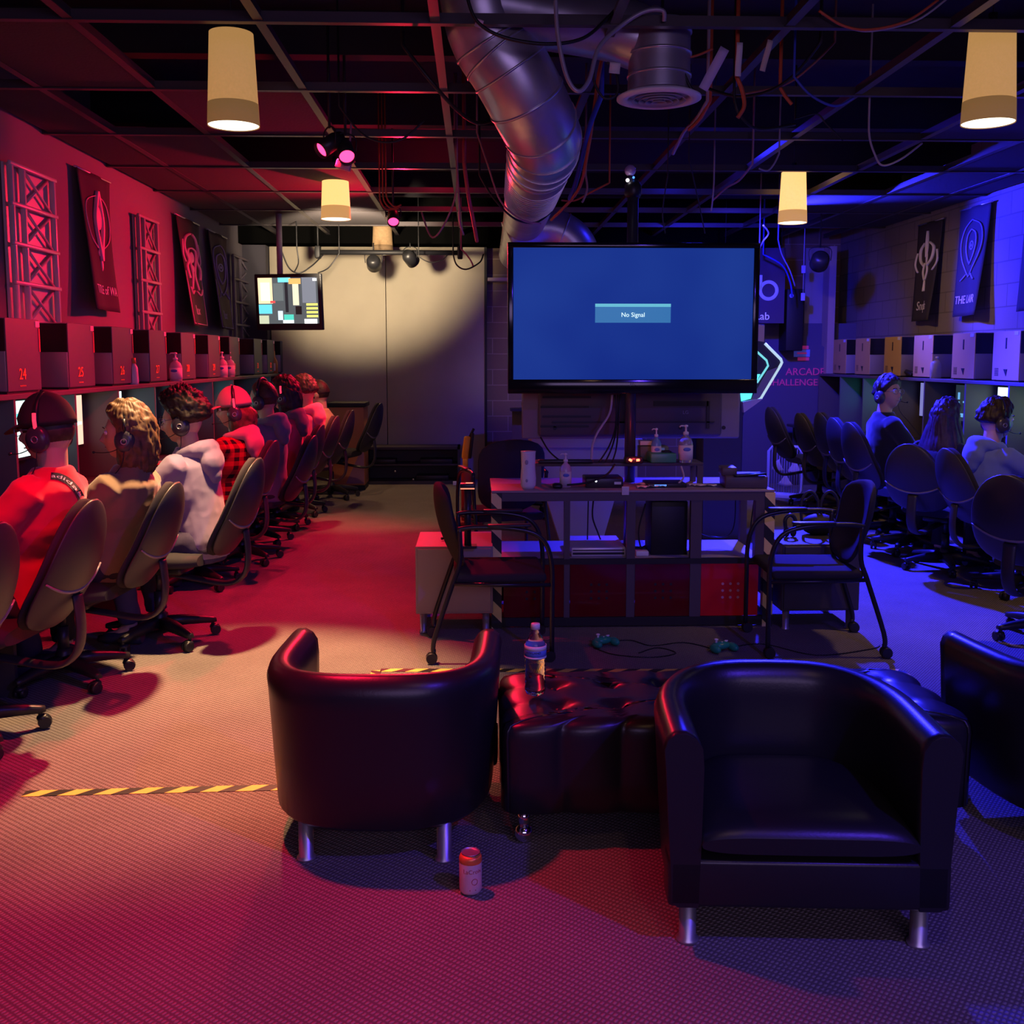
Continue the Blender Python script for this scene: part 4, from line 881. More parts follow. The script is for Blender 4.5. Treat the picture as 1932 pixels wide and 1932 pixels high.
MB().lathe([(0, .004), (.024, .004), (.026, 0), (.032, .008), (.033, .014), (.033, .104), (.031, .108), (0, .108)], n=36).build('can_body', mat('pale_pink_can', (.72, .58, .60), .35, .3), t)
MB().lathe([(.0331, .095), (.0335, .096), (.033, .108), (.0275, .120), (.026, .118)], n=36).build('top_band', mat('orange_can', (.75, .22, .06), .3, .3), t)
MB().lathe([(0, .117), (.024, .117), (.027, .122), (.0275, .1225), (.025, .119)], n=36).build('can_lid', M_steel, t)
mb = MB().text('LaCroix', .018, FACE_CAM @ Matrix.Translation((0, .075, 0)), .0003); mb.lathe([(.008, 0), (.010, 0), (.010, .001), (.008, .001)], (.006, 0, .045), 18, 'Y'); mb.box((0, 0, .02), (.02, .0006, .003))
for v in mb.b.verts: a_ = v.co.x / .034; v.co = Vector((math.sin(a_) * .0336, -math.cos(a_) * .0336, v.co.z))
mb.build('can_print', mat('red_can_print', (.55, .08, .10), .4), t)
def controller(px, py, rz, label):
    p = fl(px, py); t = thing('game_controller', label, 'game controller', (p.x, p.y, .001), R(rz), 'green game controllers'); m = mat('teal_green_plastic', (.02, .32, .18), .3)
    MB().ball((0, 0, .03), (.055, .035, .022), 20, 10).ball((-.055, -.03, .024), (.022, .045, .022), 16, 8).ball((.055, -.03, .024), (.022, .045, .022), 16, 8).build('controller_body', m, t)
    MB().cyl((-.03, .0, .045), (-.03, 0, .062), .006, n=10).ball((-.03, 0, .064), (.012, .012, .006), 12, 6).build('thumb_stick', M_white, t)
    MB().ball((.03, 0, .05), (.009, .009, .005), 12, 6).ball((.045, .012, .047), (.006, .006, .004), 10, 6).ball((.0, -.01, .05), (.005, .005, .003), 10, 6).build('buttons', M_white, t)
controller(1137, 1218, 25, 'green game controller on the carpet nearer the water bottle'); controller(1360, 1228, 20, 'green game controller on the carpet nearer the guest chair')
def cable(name, pts, r, m, label, cat='cable', k=6, n=6): return tag(MB().tube(spline(pts, k), r, n).build(name, m), label, cat)
g = lambda px, py: fl(px, py, .004)
M_cb = mat('black_cable', (.012, .012, .014), .45); M_co = mat('orange_cable', (.55, .10, .03), .5); M_cw = mat('grey_cable', (.45, .42, .46), .5); M_cbl = mat('blue_cable', (.04, .07, .5), .5)
cable('controller_cord', [g(1150, 1210), g(1190, 1208), g(1230, 1218), g(1290, 1212), g(1345, 1224)], .003, M_cb, 'thin black cord joining the two green controllers across the carpet', 'cord')
cable('controller_cord', [g(1120, 1222), g(1160, 1235), g(1230, 1240), g(1275, 1232), g(1240, 1222), g(1205, 1232)], .003, M_cb, 'looped black cord in front of the nearer controller', 'cord')
cable('controller_cord', [g(1375, 1222), g(1440, 1215), g(1540, 1236), g(1640, 1225), g(1660, 1218)], .003, M_cb, 'black cord running from the farther controller under the guest chair', 'cord')
# shelf clutter
q = onx(330, 720, -2.47)
pump_bottle((-2.40 - .06, q.y, ZS), .235, .05, 'large pink lit pump bottle on the red row shelf beside the tower numbered 27', M_clearp)
q = onx(247, 716, -2.47)
pump_bottle((-2.46, onx(420, 714, -2.46).y, ZS), .25, .05, 'pink lit pump bottle on the red shelf, nearer one of two side by side', M_clearp)
pump_bottle((-2.46, onx(434, 713, -2.46).y, ZS), .25, .05, 'pink lit pump bottle on the red shelf, farther one of two side by side', M_clearp)
t = thing('spray_bottle', 'pale spray bottle with an orange cap on the red row shelf beside tower 26', 'bottle', (-2.45, q.y, ZS)); MB().lathe([(0, 0), (.032, 0), (.035, .02), (.03, .12), (.015, .15), (0, .15)]).build('bottle', mat('pink_white_plastic', (.8, .6, .65), .4), t); MB().lathe([(0, .15), (.02, .15), (.018, .19), (0, .19)]).build('bottle_cap', mat('orange_cap', (.8, .25, .05), .4), t)
t = thing('tall_bottle', 'tall orange bottle with a label at the far end of the red row shelf', 'bottle', (-2.46, 12.55, ZS)); MB().lathe([(0, 0), (.05, 0), (.05, .14), (.02, .2), (.018, .27), (0, .27)]).build('bottle', mat('amber_bottle', (.5, .2, .06), .3), t); MB().box((0, -.052, .08), (.06, .006, .09)).build('bottle_label', mat('cream_label', (.85, .7, .5), .6), t)
q = onx(1765, 708, 4.22); pump_bottle((4.22, q.y, ZS), .25, .05, 'blue lit pump bottle on the blue row shelf between two tan towers', M_clear, False)
q = onx(1710, 700, 4.22); tag(MB().tube(spline([(-.05, -.12, .02), (-.06, 0, .05), (0, .1, .04), (.05, .05, .02), (0, -.08, .03), (-.05, .03, .06)], 6), .018, 8).build('cable_coil', M_cb, None, (4.28, q.y, ZS)), 'coil of black cable lying on the blue row shelf', 'cable')
# ------------------------------------------------------------------ ducts and ceiling fixtures
t = thing('air_duct', 'large round galvanised duct that drops from the deck and runs back over the television', 'duct', (.3, 5, 2.7)); L = Vector((.3, 5, 2.7))
def duct(parent, pts, rs, name='duct_body', seams=None, n=40):
    P = spline(pts, 8); k = len(P); rr = []
    for i in range(k):
        f = i / (k - 1) * (len(rs) - 1); a = int(min(f, len(rs) - 2)); rr.append(rs[a] + (rs[a + 1] - rs[a]) * (f - a))
    o = MB().tube([p - L for p in P], rr, n).build(name, M_galv, parent)
    return P, rr
pts = [at(888, -160, 4.9), at(905, 0, 4.95), at(925, 75, 5.0)]
e1, e2, e3 = at(962, 130, 5.02), at(1002, 205, 5.1), at(1027, 262, 5.3)
def ringband(parent, p, d, r, name='seam_band', th=.006):
    d = d.normalized(); MB().cyl(p - L - d * th, p - L + d * th, r + .005, n=40).build(name, M_galv, parent)
r1, r2, r3, r4 = at(1019, 300, 5.7), at(1003, 362, 7.0), at(985, 430, 9.4), at(970, 480, 12.2)
EP, er = duct(t, pts[:2] + [at(924, 72, 5.0), e1, e2, e3, r1], [.182, .182, .184, .190, .190, .186, .182], 'elbow_section')
duct(t, [r1, r2, r3, r4], [.182, .178, .178, .178], 'straight_run')
for k in (17, 20, 24, 30, 36, 40, 43, 46):
    ringband(t, EP[k], EP[k + 1] - EP[k - 1], er[k])
mb = MB()
for k in range(14):
    f = k / 14; p = r1.lerp(r2, .25 + f * .9); mb.cyl(p - L - (r2 - r1).normalized() * .003, p - L + (r2 - r1).normalized() * .003, .184, n=36)
tag(mb.build('spiral_seams', M_galv, t), kind='stuff')
t = thing('branch_duct', 'flat grey branch duct with a round white ceiling diffuser hanging over the television', 'duct', tuple(L))
dc = at(1243, 186, 5.0)
duct(t, [dc + Vector((0, 0, .34)), dc + Vector((0, 0, .18)), dc + Vector((0, 0, .02))], [.145, .145, .150], 'drop_section')
duct(t, [at(925, 8, 4.95), at(1040, 30, 5.0), at(1150, 52, 5.05), at(1215, 75, 5.05), dc + Vector((0, .01, .28))], [.16, .155, .15, .146, .146], 'branch_section')
for z in (.10, .2, .3): ringband(t, dc + Vector((0, 0, z)), Vector((0, 0, 1)), .147)
D = dc - L
MB().lathe([(.15, .03), (.2, .005), (.20, -.004), (.17, -.012), (.15, -.006), (.145, .02)], D, 48).build('diffuser_rim', M_white, t)
for k, (r, z) in enumerate(((.125, -.012), (.095, -.016), (.065, -.020), (.035, -.022))): MB().lathe([(r - .018, z + .015), (r, z), (r + .003, z), (r - .012, z + .017)], D, 40).build('diffuser_cone', mat('diffuser_grey', (.35, .33, .36), .4), t)
t = thing('bent_duct', 'short bluish grey duct elbow behind the top edge of the television', 'duct', tuple(L))
duct(t, [at(960, 455, 8.9), at(1020, 432, 8.9), at(1062, 440, 8.9), at(1090, 470, 8.9), at(1096, 520, 8.9)], [.17] * 5, 'elbow_section')
ringband(t, at(1062, 440, 8.9), Vector((1, 0, -.4)), .172)

def par_can(px, py, Y, yaw, tilt, label, col, es, sz=.065, z_up=None):
    p = at(px, py, Y); t = thing('stage_light', label, 'stage light', p, R(yaw), None)
    m = Matrix.Rotation(R(tilt), 4, 'X')   # beam along local -Y tilted down
    mb = MB().lathe([(0, .10), (sz * .6, .10), (sz * .95, .05), (sz, -.08), (sz * .93, -.08), (sz * .9, -.05), (0, -.05)], n=24, axis='Y'); bmesh.ops.transform(mb.b, matrix=m, verts=mb.b.verts); mb.build('lamp_housing', M_plastic, t)
    mb = MB().lathe([(0, -.052), (sz * .88, -.052), (sz * .88, -.06), (0, -.066)], n=24, axis='Y'); bmesh.ops.transform(mb.b, matrix=m, verts=mb.b.verts)
    mb.build('lens', emis('lens_' + col, {'red': (1, .03, .12), 'blue': (.1, .1, 1), 'dark': (.02, .02, .03)}[col], es) if es else M_black, t)
    MB().tube(spline([(-sz - .01, 0, 0), (-sz - .01, 0, sz + .02), (0, 0, sz + .05), (sz + .01, 0, sz + .02), (sz + .01, 0, 0)], 4), .005, 6).cyl((0, 0, sz + .04), (0, 0, (z_up or ZD) - p.z), .008, n=8).build('yoke', M_black, t)
    return t
par_can(622, 272, 6.2, -50, 35, 'red stage light over the near pendant, tilted to the wall', 'red', 5, .05)
par_can(652, 284, 6.22, 15, 40, 'red stage light facing us, beside the pink lit clamp', 'red', 5, .05)
par_can(742, 410, 8.9, 5, 40, 'small red stage light farther back in front of the partition', 'red', 4, .05)
par_can(705, 496, 12.0, 180, 20, 'round black stage light hanging below the dim small pendant', 'dark', 0, .085, 2.86)
par_can(774, 487, 12.0, 150, 30, 'black stage light hanging at the middle of the lighting bar', 'dark', 0, .08, 2.86)
par_can(1547, 492, 11.0, 170, 20, 'black stage light hanging by the pilaster on the blue side', 'dark', 0, .10)
o = tag(MB().box((0, 0, 0), (.09, .04, .05), rot=(0, .3, 0), bev=.006).cyl((.03, 0, 0), (.05, 0, .25), .006, n=6).build('light_clamp', mat('pink_lit_metal', (.6, .25, .35), .4), None, at(648, 312, 6.25)), 'metal clamp hanging under the two near red stage lights', 'clamp')
b0, b1 = at(600, 477, 12.0), at(868, 476, 12.0)
t = thing('lighting_bar', 'black horizontal lighting bar in front of the felt partition', 'bar', ((b0 + b1) / 2)); hw = (b1.x - b0.x) / 2
MB().cyl((-hw, 0, 0), (hw, 0, 0), .028, n=14).build('bar_tube', M_black, t)
for x in (-hw, hw): MB().box((x, 0, 0), (.06, .12, .14), bev=.01).cyl((x, 0, 0), (x, 0, ZC - t.location.z + .2), .01, n=8).build('end_bracket', M_black, t)

# ------------------------------------------------------------------ wall television showing a game
p = at(546, 570, 10.8); k = 10.8 / 1932
t = thing('game_television', 'tilted television on a wall bracket showing a bright game picture', 'television', p, R(-12))
ms = MB().box((0, 0, 0), (130 * k, .05, 103 * k), rot=(R(4), 0, 0), bev=.01); ms.build('housing', M_plastic, t)
rt = Matrix.Rotation(R(4), 4, 'X')
def patch(u0, v0, u1, v1, c, s, nm='picture_patch', d=.0):
    W_, H_ = 116 * k, 84 * k
    mb = MB().box2((-W_ / 2 + u0 * W_, -.028 - d, H_ / 2 - v1 * H_ + .015), (-W_ / 2 + u1 * W_, -.026, H_ / 2 - v0 * H_ + .015)); bmesh.ops.transform(mb.b, matrix=rt, verts=mb.b.verts)
    return mb.build(nm, emis('game_%d_%d_%d' % tuple(int(q * 99) for q in c), c, s), t)
patch(0, 0, 1, 1, (.12, .14, .15), .9, 'screen')
for i, (a_, b_, c_, d_, col, s) in enumerate([(0, 0, .24, .56, (1, .72, .42), 1.4), (.04, .1, .2, .5, (1, .92, .75), 1.3), (.34, 0, .55, .1, (.2, .8, 1), 1.3), (.52, .02, .72, .14, (1, .5, .15), 1.3), (.58, .14, .68, .6, (.95, .85, .6), 1.2), (.45, .1, .5, .75, (.03, .04, .05), .6), (.74, .0, .97, .55, (.30, .32, .38), .9), (.92, .02, .99, .08, (.9, .9, .9), 1.2), (0, .58, .22, .78, (.15, .75, .9), 1.2), (0, .82, .16, 1.0, (.75, .8, .55), 1.0), (.32, .72, .40, .92, (.7, .85, 1), 1.3), (.42, .8, .58, .92, (.1, .75, .6), 1.1), (.40, .92, .58, .99, (.9, .95, 1), 1.3), (.76, .9, .97, 1.0, (1, 1, 1), 1.4), (.62, .62, .72, .8, (.03, .03, .03), .4), (.2, .5, .28, .55, (.9, .1, .1), 1.1), (.26, .12, .42, .5, (.2, .24, .24), .9)]): patch(a_, b_, c_, d_, col, s, d=.001 + .0004 * i)
for i in range(4): patch(.8, .56 + .085 * i, .99, .61 + .085 * i, (.95, .9, .2), 1.2, d=.002)
MB().cyl((-.12, .06, .25), (-.12, .06, ZC - p.z), .03, n=14).box((-.12, .05, 0), (.2, .06, .2)).build('bracket', mat('lilac_tube', (.35, .3, .36), .4), t)

# ------------------------------------------------------------------ far end things
pc = at(664, 900, 12.0)
t = thing('orange_cabinet', 'orange sided cabinet with a black top behind the empty black office chair', 'cabinet', (at(655, 830, 12.0).x, 12.2, 0)); a_, b_ = at(622, 830, 12.0).x - t.location.x, at(687, 830, 12.0).x - t.location.x; zt_ = at(650, 760, 12.0).z
MB().box2((a_, -.2, .06), (b_, .25, zt_ - .05), bev=.004).build('carcass', mat('orange_laminate', (.55, .20, .07), .5), t)
MB().box2((a_ - .02, -.22, zt_ - .05), (b_ + .02, .27, zt_), bev=.006).build('cabinet_top', M_black, t)
MB().prism([(b_ - .22, .08), (b_ - .005, .08), (b_ - .005, .55)], -.206, -.2).build('purple_wedge', mat('dusty_purple_laminate', (.28, .12, .20), .5), t)
MB().box2((a_, -.18, 0), (b_, .22, .06)).build('plinth', M_black, t)
t = thing('media_cabinet', 'long low black open media cabinet at the foot of the felt partition', 'cabinet', (at(778, 890, 12.7).x, 12.75, 0)); a_, b_ = at(688, 890, 12.6).x - t.location.x, at(868, 890, 12.6).x - t.location.x; zt_ = at(780, 843, 12.6).z
mb = MB().box2((a_, -.2, zt_ - .03), (b_, .2, zt_)).box2((a_, -.2, 0), (b_, .2, .04)).box2((a_, -.2, 0), (a_ + .03, .2, zt_)).box2((b_ - .03, -.2, 0), (b_, .2, zt_)).box2((a_, .17, 0), (b_, .2, zt_)); mb.build('carcass', M_board, t)
MB().box2((a_ + .03, -.19, zt_ * .5), (b_ - .03, .17, zt_ * .5 + .02)).build('shelf', M_board, t)
for i, (u, z, w_) in enumerate(((-.35, zt_ * .5 + .05, .3), (.3, zt_ * .5 + .05, .4), (.25, .1, .4))): tag(MB().box((0, 0, 0), (w_, .25, .06), bev=.006).build('media_player', M_plastic, None, (t.location.x + u, 12.74, z - .005 + (0 if i < 2 else -.025))), 'flat black player in the low media cabinet, ' + ('upper shelf towards the orange cabinet', 'upper shelf towards the tan wall', 'on its bottom shelf')[i], 'player')
for x in (a_ + .38, a_ + .60): MB().ball((x, -.2, .16 if x < a_ + .5 else .06), .014, 10, 8).build('knob', M_steel, t)
p = at(1180 * 0 + 858, 898, 12.3); tag(MB().box((0, 0, .03), (.05, .03, .05), bev=.004).build('wall_socket', M_white, None, (p.x, 12.4, 0)), 'small white box on the floor at the end of the media cabinet', 'box')
p = at(880, 845, 9.5)
t = thing('tool_stand', 'red floor stand holding a yellow and black tool behind the guest chair', 'tool stand', (p.x, 9.5, 0)); zz = p.z
MB().box((0, 0, zz / 2 - .1), (.10, .10, zz - .2), bev=.02).box((0, .02, .02), (.3, .3, .04), bev=.01).build('stand_body', mat('dark_red_plastic', (.35, .02, .02), .4), t)
MB().box((.0, 0, zz), (.07, .06, .22), rot=(0, .12, 0), bev=.02).box((-.01, -.01, zz - .14), (.05, .05, .08), bev=.01).build('yellow_body', mat('tool_yellow', (.85, .48, .03), .45), t)
MB().box((.045, 0, zz + .02), (.03, .07, .24), rot=(0, .12, 0), bev=.01).cyl((.03, 0, zz + .1), (.07, 0, zz + .18), .012, n=8).build('black_grip', M_black, t)
# clutter at the foot of the tan wall
for i in range(3): tag(MB().ball((0, 0, .06), (.09, .06, .06), 14, 8, fn=lambda d: Vector((d.x * .09, d.y * .06, d.z * .06)) * (1 + .25 * noise.noise(d * 3 + Vector((i, 0, 0))))).build('cable_bundle', M_cb, None, (.62 + .2 * i, 12.3, .95)), 'dark bundle of gear on the ledge, ' + ('next to the pair of chairs', 'middle of the three', 'nearest the television')[i], 'bundle')
t = thing('wall_ledge', 'dark ledge along the tan block wall behind the pair of office chairs', 'ledge', (.85, 12.35, 0)); MB().box((0, 0, .93), (.9, .3, .03)).build('ledge_top', M_board, t); MB().box((0, .12, .46), (.85, .04, .92)).build('ledge_panel', mat('olive_tan_panel', (.20, .15, .09), .7), t)
# banner with the letter b
p = at(1455, 545, 12.0); k = 12.0 / 1932
t = thing('lab_sign', 'dark hanging sign with a big letter b and the word Lab beside the television', 'sign', (at(1440, 545, 12.0).x, 12.0, at(1440, 610, 12.0).z)); H = 140 * k; W_ = 82 * k
MB().box2((-W_ / 2 - .25, 0, 0), (W_ / 2, .012, H), bev=.002, seg=1).build('sign_board', mat('plum_sign_cloth', (.07, .05, .09), .7), t)
Ml = mat('pale_lilac_glow_print', (.42, .40, .85), .6, em=(.25, .22, .9), es=.18)  # sign print gets an added glow, the sign is no lamp
cxr = at(1450, 548, 12.0).x - t.location.x; zr = at(1450, 548, 12.0).z - t.location.z; r_ = 19 * k
MB().lathe([(r_ * .66, -.004), (r_, -.004), (r_, 0), (r_ * .66, 0)], (cxr, 0, zr), 40, 'Y').box((cxr - r_ + r_ * .17, -.002, zr + r_ * .75), (r_ * .34, .004, r_ * 1.5)).build('letter_b', Ml, t)
MB().text('Lab', .125, Matrix.Translation((at(1438, 597, 12.0).x - t.location.x, -.003, at(1438, 597, 12.0).z - t.location.z)) @ FACE_CAM).build('lettering', mat('white_sign_glow_print', (.8, .78, .9), .6, em=(.6, .55, 1), es=.25), t)
MB().cyl((-W_ / 2 - .2, 0, H), (-W_ / 2 - .2, 0, ZD - t.location.z), .004, n=6).cyl((W_ / 2 - .05, 0, H), (W_ / 2 - .05, 0, ZD - t.location.z), .004, n=6).build('hanging_wire', M_black, t)
# painted lettering on the blue end wall
p = at(1500, 703, 12.48)
Mp = mat('magenta_glow_paint', (.40, .05, .22), .6, em=(.6, .03, .25), es=.22)  # wall paint and badge brightened by an added glow, not self-lit
t = thing('wall_lettering', 'magenta words ARCADE CHALLENGER with a small round badge painted on the blue wall', 'lettering', (at(1515, 700, 12.49).x, 12.49, at(1515, 722, 12.49).z))
MB().text('ARCADE', .125, Matrix.Translation((.03, 0, .13)) @ FACE_CAM, .004).build('upper_word', Mp, t)
MB().text('CHALLENGER', .115, Matrix.Translation((-.10, 0, 0)) @ FACE_CAM, .004).build('lower_word', Mp, t)
MB().box((-.02, 0, .36), (.20, .006, .09), bev=.002, seg=1).build('badge_plate', mat('badge_blue_glow_paint', (.12, .15, .6), .5, em=(.1, .12, .9), es=.15), t)
MB().box((-.02, -.002, .43), (.16, .006, .04)).box((0, -.002, .29), (.14, .006, .04)).box((-.02, -.004, .36), (.12, .006, .02)).build('badge_bars', Mp, t)
# tall dark speaker tower and hanging tags by the pilaster
t = thing('corner_rack', 'tall dark equipment rack fixed to the wall between the sign and the pilaster', 'rack', (at(1500, 600, 12.2).x, 12.3, 0)); a_ = at(1484, 600, 12.2).x - t.location.x; b_ = at(1516, 600, 12.2).x - t.location.x
MB().box2((a_, -.1, at(1500, 662, 12.2).z), (b_, .2, at(1500, 545, 12.2).z), bev=.01).build('carcass', M_black, t)
MB().cyl((a_ + .05, -.11, at(1500, 558, 12.2).z), (a_ + .05, -.1, at(1500, 558, 12.2).z), .025, n=14).build('round_badge', mat('blue_badge', (.5, .5, .75), .5), t)
for (px, py, l) in ((1516, 508, 'upper'), (1515, 560, 'lower')): tag(MB().box((0, 0, 0), (.05, .012, .09), bev=.008).cyl((0, 0, .04), (0, 0, 1.3), .003, n=5).build('hanging_tag', mat('pale_blue_tag', (.5, .5, .8), .5), None, at(px, py, 12.05)), 'pale tag hanging from a wire beside the pilaster, the %s of two' % l, 'tag')
# arcade machine with glowing trim, cut by the television edge
def arcade():
    Y = 8.6; t = thing('arcade_machine', 'arcade machine with a chevron side outlined in pale light and a cyan screen', 'arcade machine', (at(1420, 900, Y).x, Y, 0)); X0 = t.location.x
    P = lambda px, py: (at(px, py, Y).x - X0, at(px, py, Y).z)
    out = [P(1400, 610), P(1443, 612), P(1443, 648), P(1474, 678), P(1472, 688), P(1435, 752), P(1412, 762), P(1400, 790), (P(1400, 790)[0], 0), (P(1330, 790)[0], 0), P(1330, 610)]
    MB().prism(out, 0, .04).build('side_panel', mat('arcade_side_dark', (.05, .05, .09), .3), t)
    MB().prism([(u * .96 - .01, v) for u, v in out], .5, .54).build('side_panel', mat('arcade_side_dark', (.05, .05, .09), .3), t)
    MB().prism([P(1340, 615), P(1425, 615), P(1430, 660), P(1450, 690), P(1400, 760), P(1390, 780), (P(1390, 790)[0], .05), (P(1340, 790)[0], .05)], .04, .5).build('cabinet_body', M_board, t)
    tr = lambda ps: [(P(*p)[0], -.004, P(*p)[1]) for p in ps]
    MB().tube(tr([(1443, 648), (1473, 678), (1475, 684), (1472, 690), (1435, 752), (1412, 764)]), .012, 8).build('outer_trim', emis('trim_white_glow', (.55, .75, .95), .9), t)
    MB().tube(tr([(1424, 660), (1446, 680), (1449, 690), (1428, 722)]), .009, 8).build('inner_trim', emis('trim_cyan_glow', (.2, .75, .85), 1.0), t)
    MB().prism([P(1447, 700), P(1468, 692), P(1433, 750), P(1415, 756)], -.012, -.004).build('side_glass', mat('scratched_metal', (.35, .33, .40), .3, .5), t)
    MB().prism([P(1428, 612), P(1442, 614), P(1441, 645), P(1428, 643)], -.01, -.002).build('paper_notice', mat('tan_notice', (.7, .55, .42), .7), t)
    MB().prism([P(1420, 706), P(1434, 706), P(1422, 728), P(1415, 735)], -.01, -.002).build('upper_screen', SCR['cyan'], t)
    MB().prism([P(1396, 738), P(1420, 739), P(1416, 752), P(1398, 757)], -.012, -.004).build('lower_screen', SCR['cyan'], t)
    MB().prism([P(1398, 758), P(1416, 754), P(1436, 752), P(1420, 764), P(1400, 778)], -.06, .06).build('control_shelf', mat('lilac_plastic', (.55, .50, .65), .4), t)
arcade()
# white edged fan
p = fl(1476, 940); Y = p.y
t = thing('box_fan', 'blue lit box fan with pale blades standing on the floor by the empty chairs', 'fan', (p.x + .02, Y, 0), R(-35)); Mf = mat('blue_lit_plastic', (.45, .50, .85), .4); hh = 100 * Y / 1932  # white plastic with the blue light put into its colour
rgp = [(-.17, .05), (.17, .05), (.19, .1), (.19, hh - .06), (.14, hh), (-.14, hh), (-.19, hh - .06), (-.19, .1)]
MB().tube([(u, 0, v) for u, v in rgp], .016, 8, closed=True).build('frame', Mf, t)
mb = MB()
for i in range(13): mb.cyl((-.17 + .0283 * i, -.02, .06), (-.17 + .0283 * i, -.02, hh - .02), .0025, n=5)
mb.build('grille', Mf, t)
mb = MB()
for i in range(3):
    a = 2 * PI * i / 3 + .5; c = Vector((0, .03, hh / 2))
    mb.grid(4, 4, lambda u, v: c + Vector((math.cos(a + (v - .5) * (.6 + .5 * u)) * (.03 + .13 * u), .02 * (v - .5), math.sin(a + (v - .5) * (.6 + .5 * u)) * (.03 + .13 * u))))
mb.build('blades', mat('pale_fan_blade', (.55, .52, .65), .5), t).modifiers.new('s', 'SOLIDIFY').thickness = .003
MB().box((0, .02, .025), (.30, .16, .05), bev=.01).build('base', Mf, t)

# ------------------------------------------------------------------ paper strips and hanging cables under the ceiling
def strip(px, py, Y, ln, wd, ang, label, m=M_paper):
    o = tag(MB().grid(8, 2, lambda u, v: Vector(((v - .5) * wd, .004 * math.sin(u * 6), (u - .5) * ln))).build('paper_strip', m, None, at(px, py, Y)), label, 'paper strip'); o.rotation_euler = (0, R(ang), 0); o.modifiers.new('s', 'SOLIDIFY').thickness = .001
strip(1347, 130, 4.9, .21, .045, 28, 'long lilac lit paper strip hanging beside the round diffuser', mat('lilac_lit_paper', (.62, .50, .75), .8))  # white paper, the lilac light is put into its colour
strip(1394, 112, 4.85, .15, .028, 2, 'narrow twisted paper strip hanging at an orange cable')
strip(1446, 105, 4.78, .14, .026, 14, 'small beige paper strip farthest from the diffuser', mat('beige_paper', (.6, .5, .42), .8))
strip(1160, 128, 4.9, .05, .05, 5, 'square white tag hung between the duct and the diffuser')
strip(904, 44, 4.7, .035, .035, 20, 'tiny pink tag clipped on a cable in front of the duct', mat('pink_badge', (.85, .55, .6), .5))
def hang(pts, r, m, label, nm='hanging_cable'):
    v0 = at(*pts[0])
    if v0.z > 2.35 and pts[0][1] > 25:
        top = v0 + Vector((0, 0, ZD - v0.z)); return tag(MB().tube([top] + spline([at(*p) for p in pts], 7), r, 7).build(nm, m), label, 'cable')
    return tag(MB().tube(spline([at(*p) for p in pts], 7), r, 7).build(nm, m), label, 'cable')
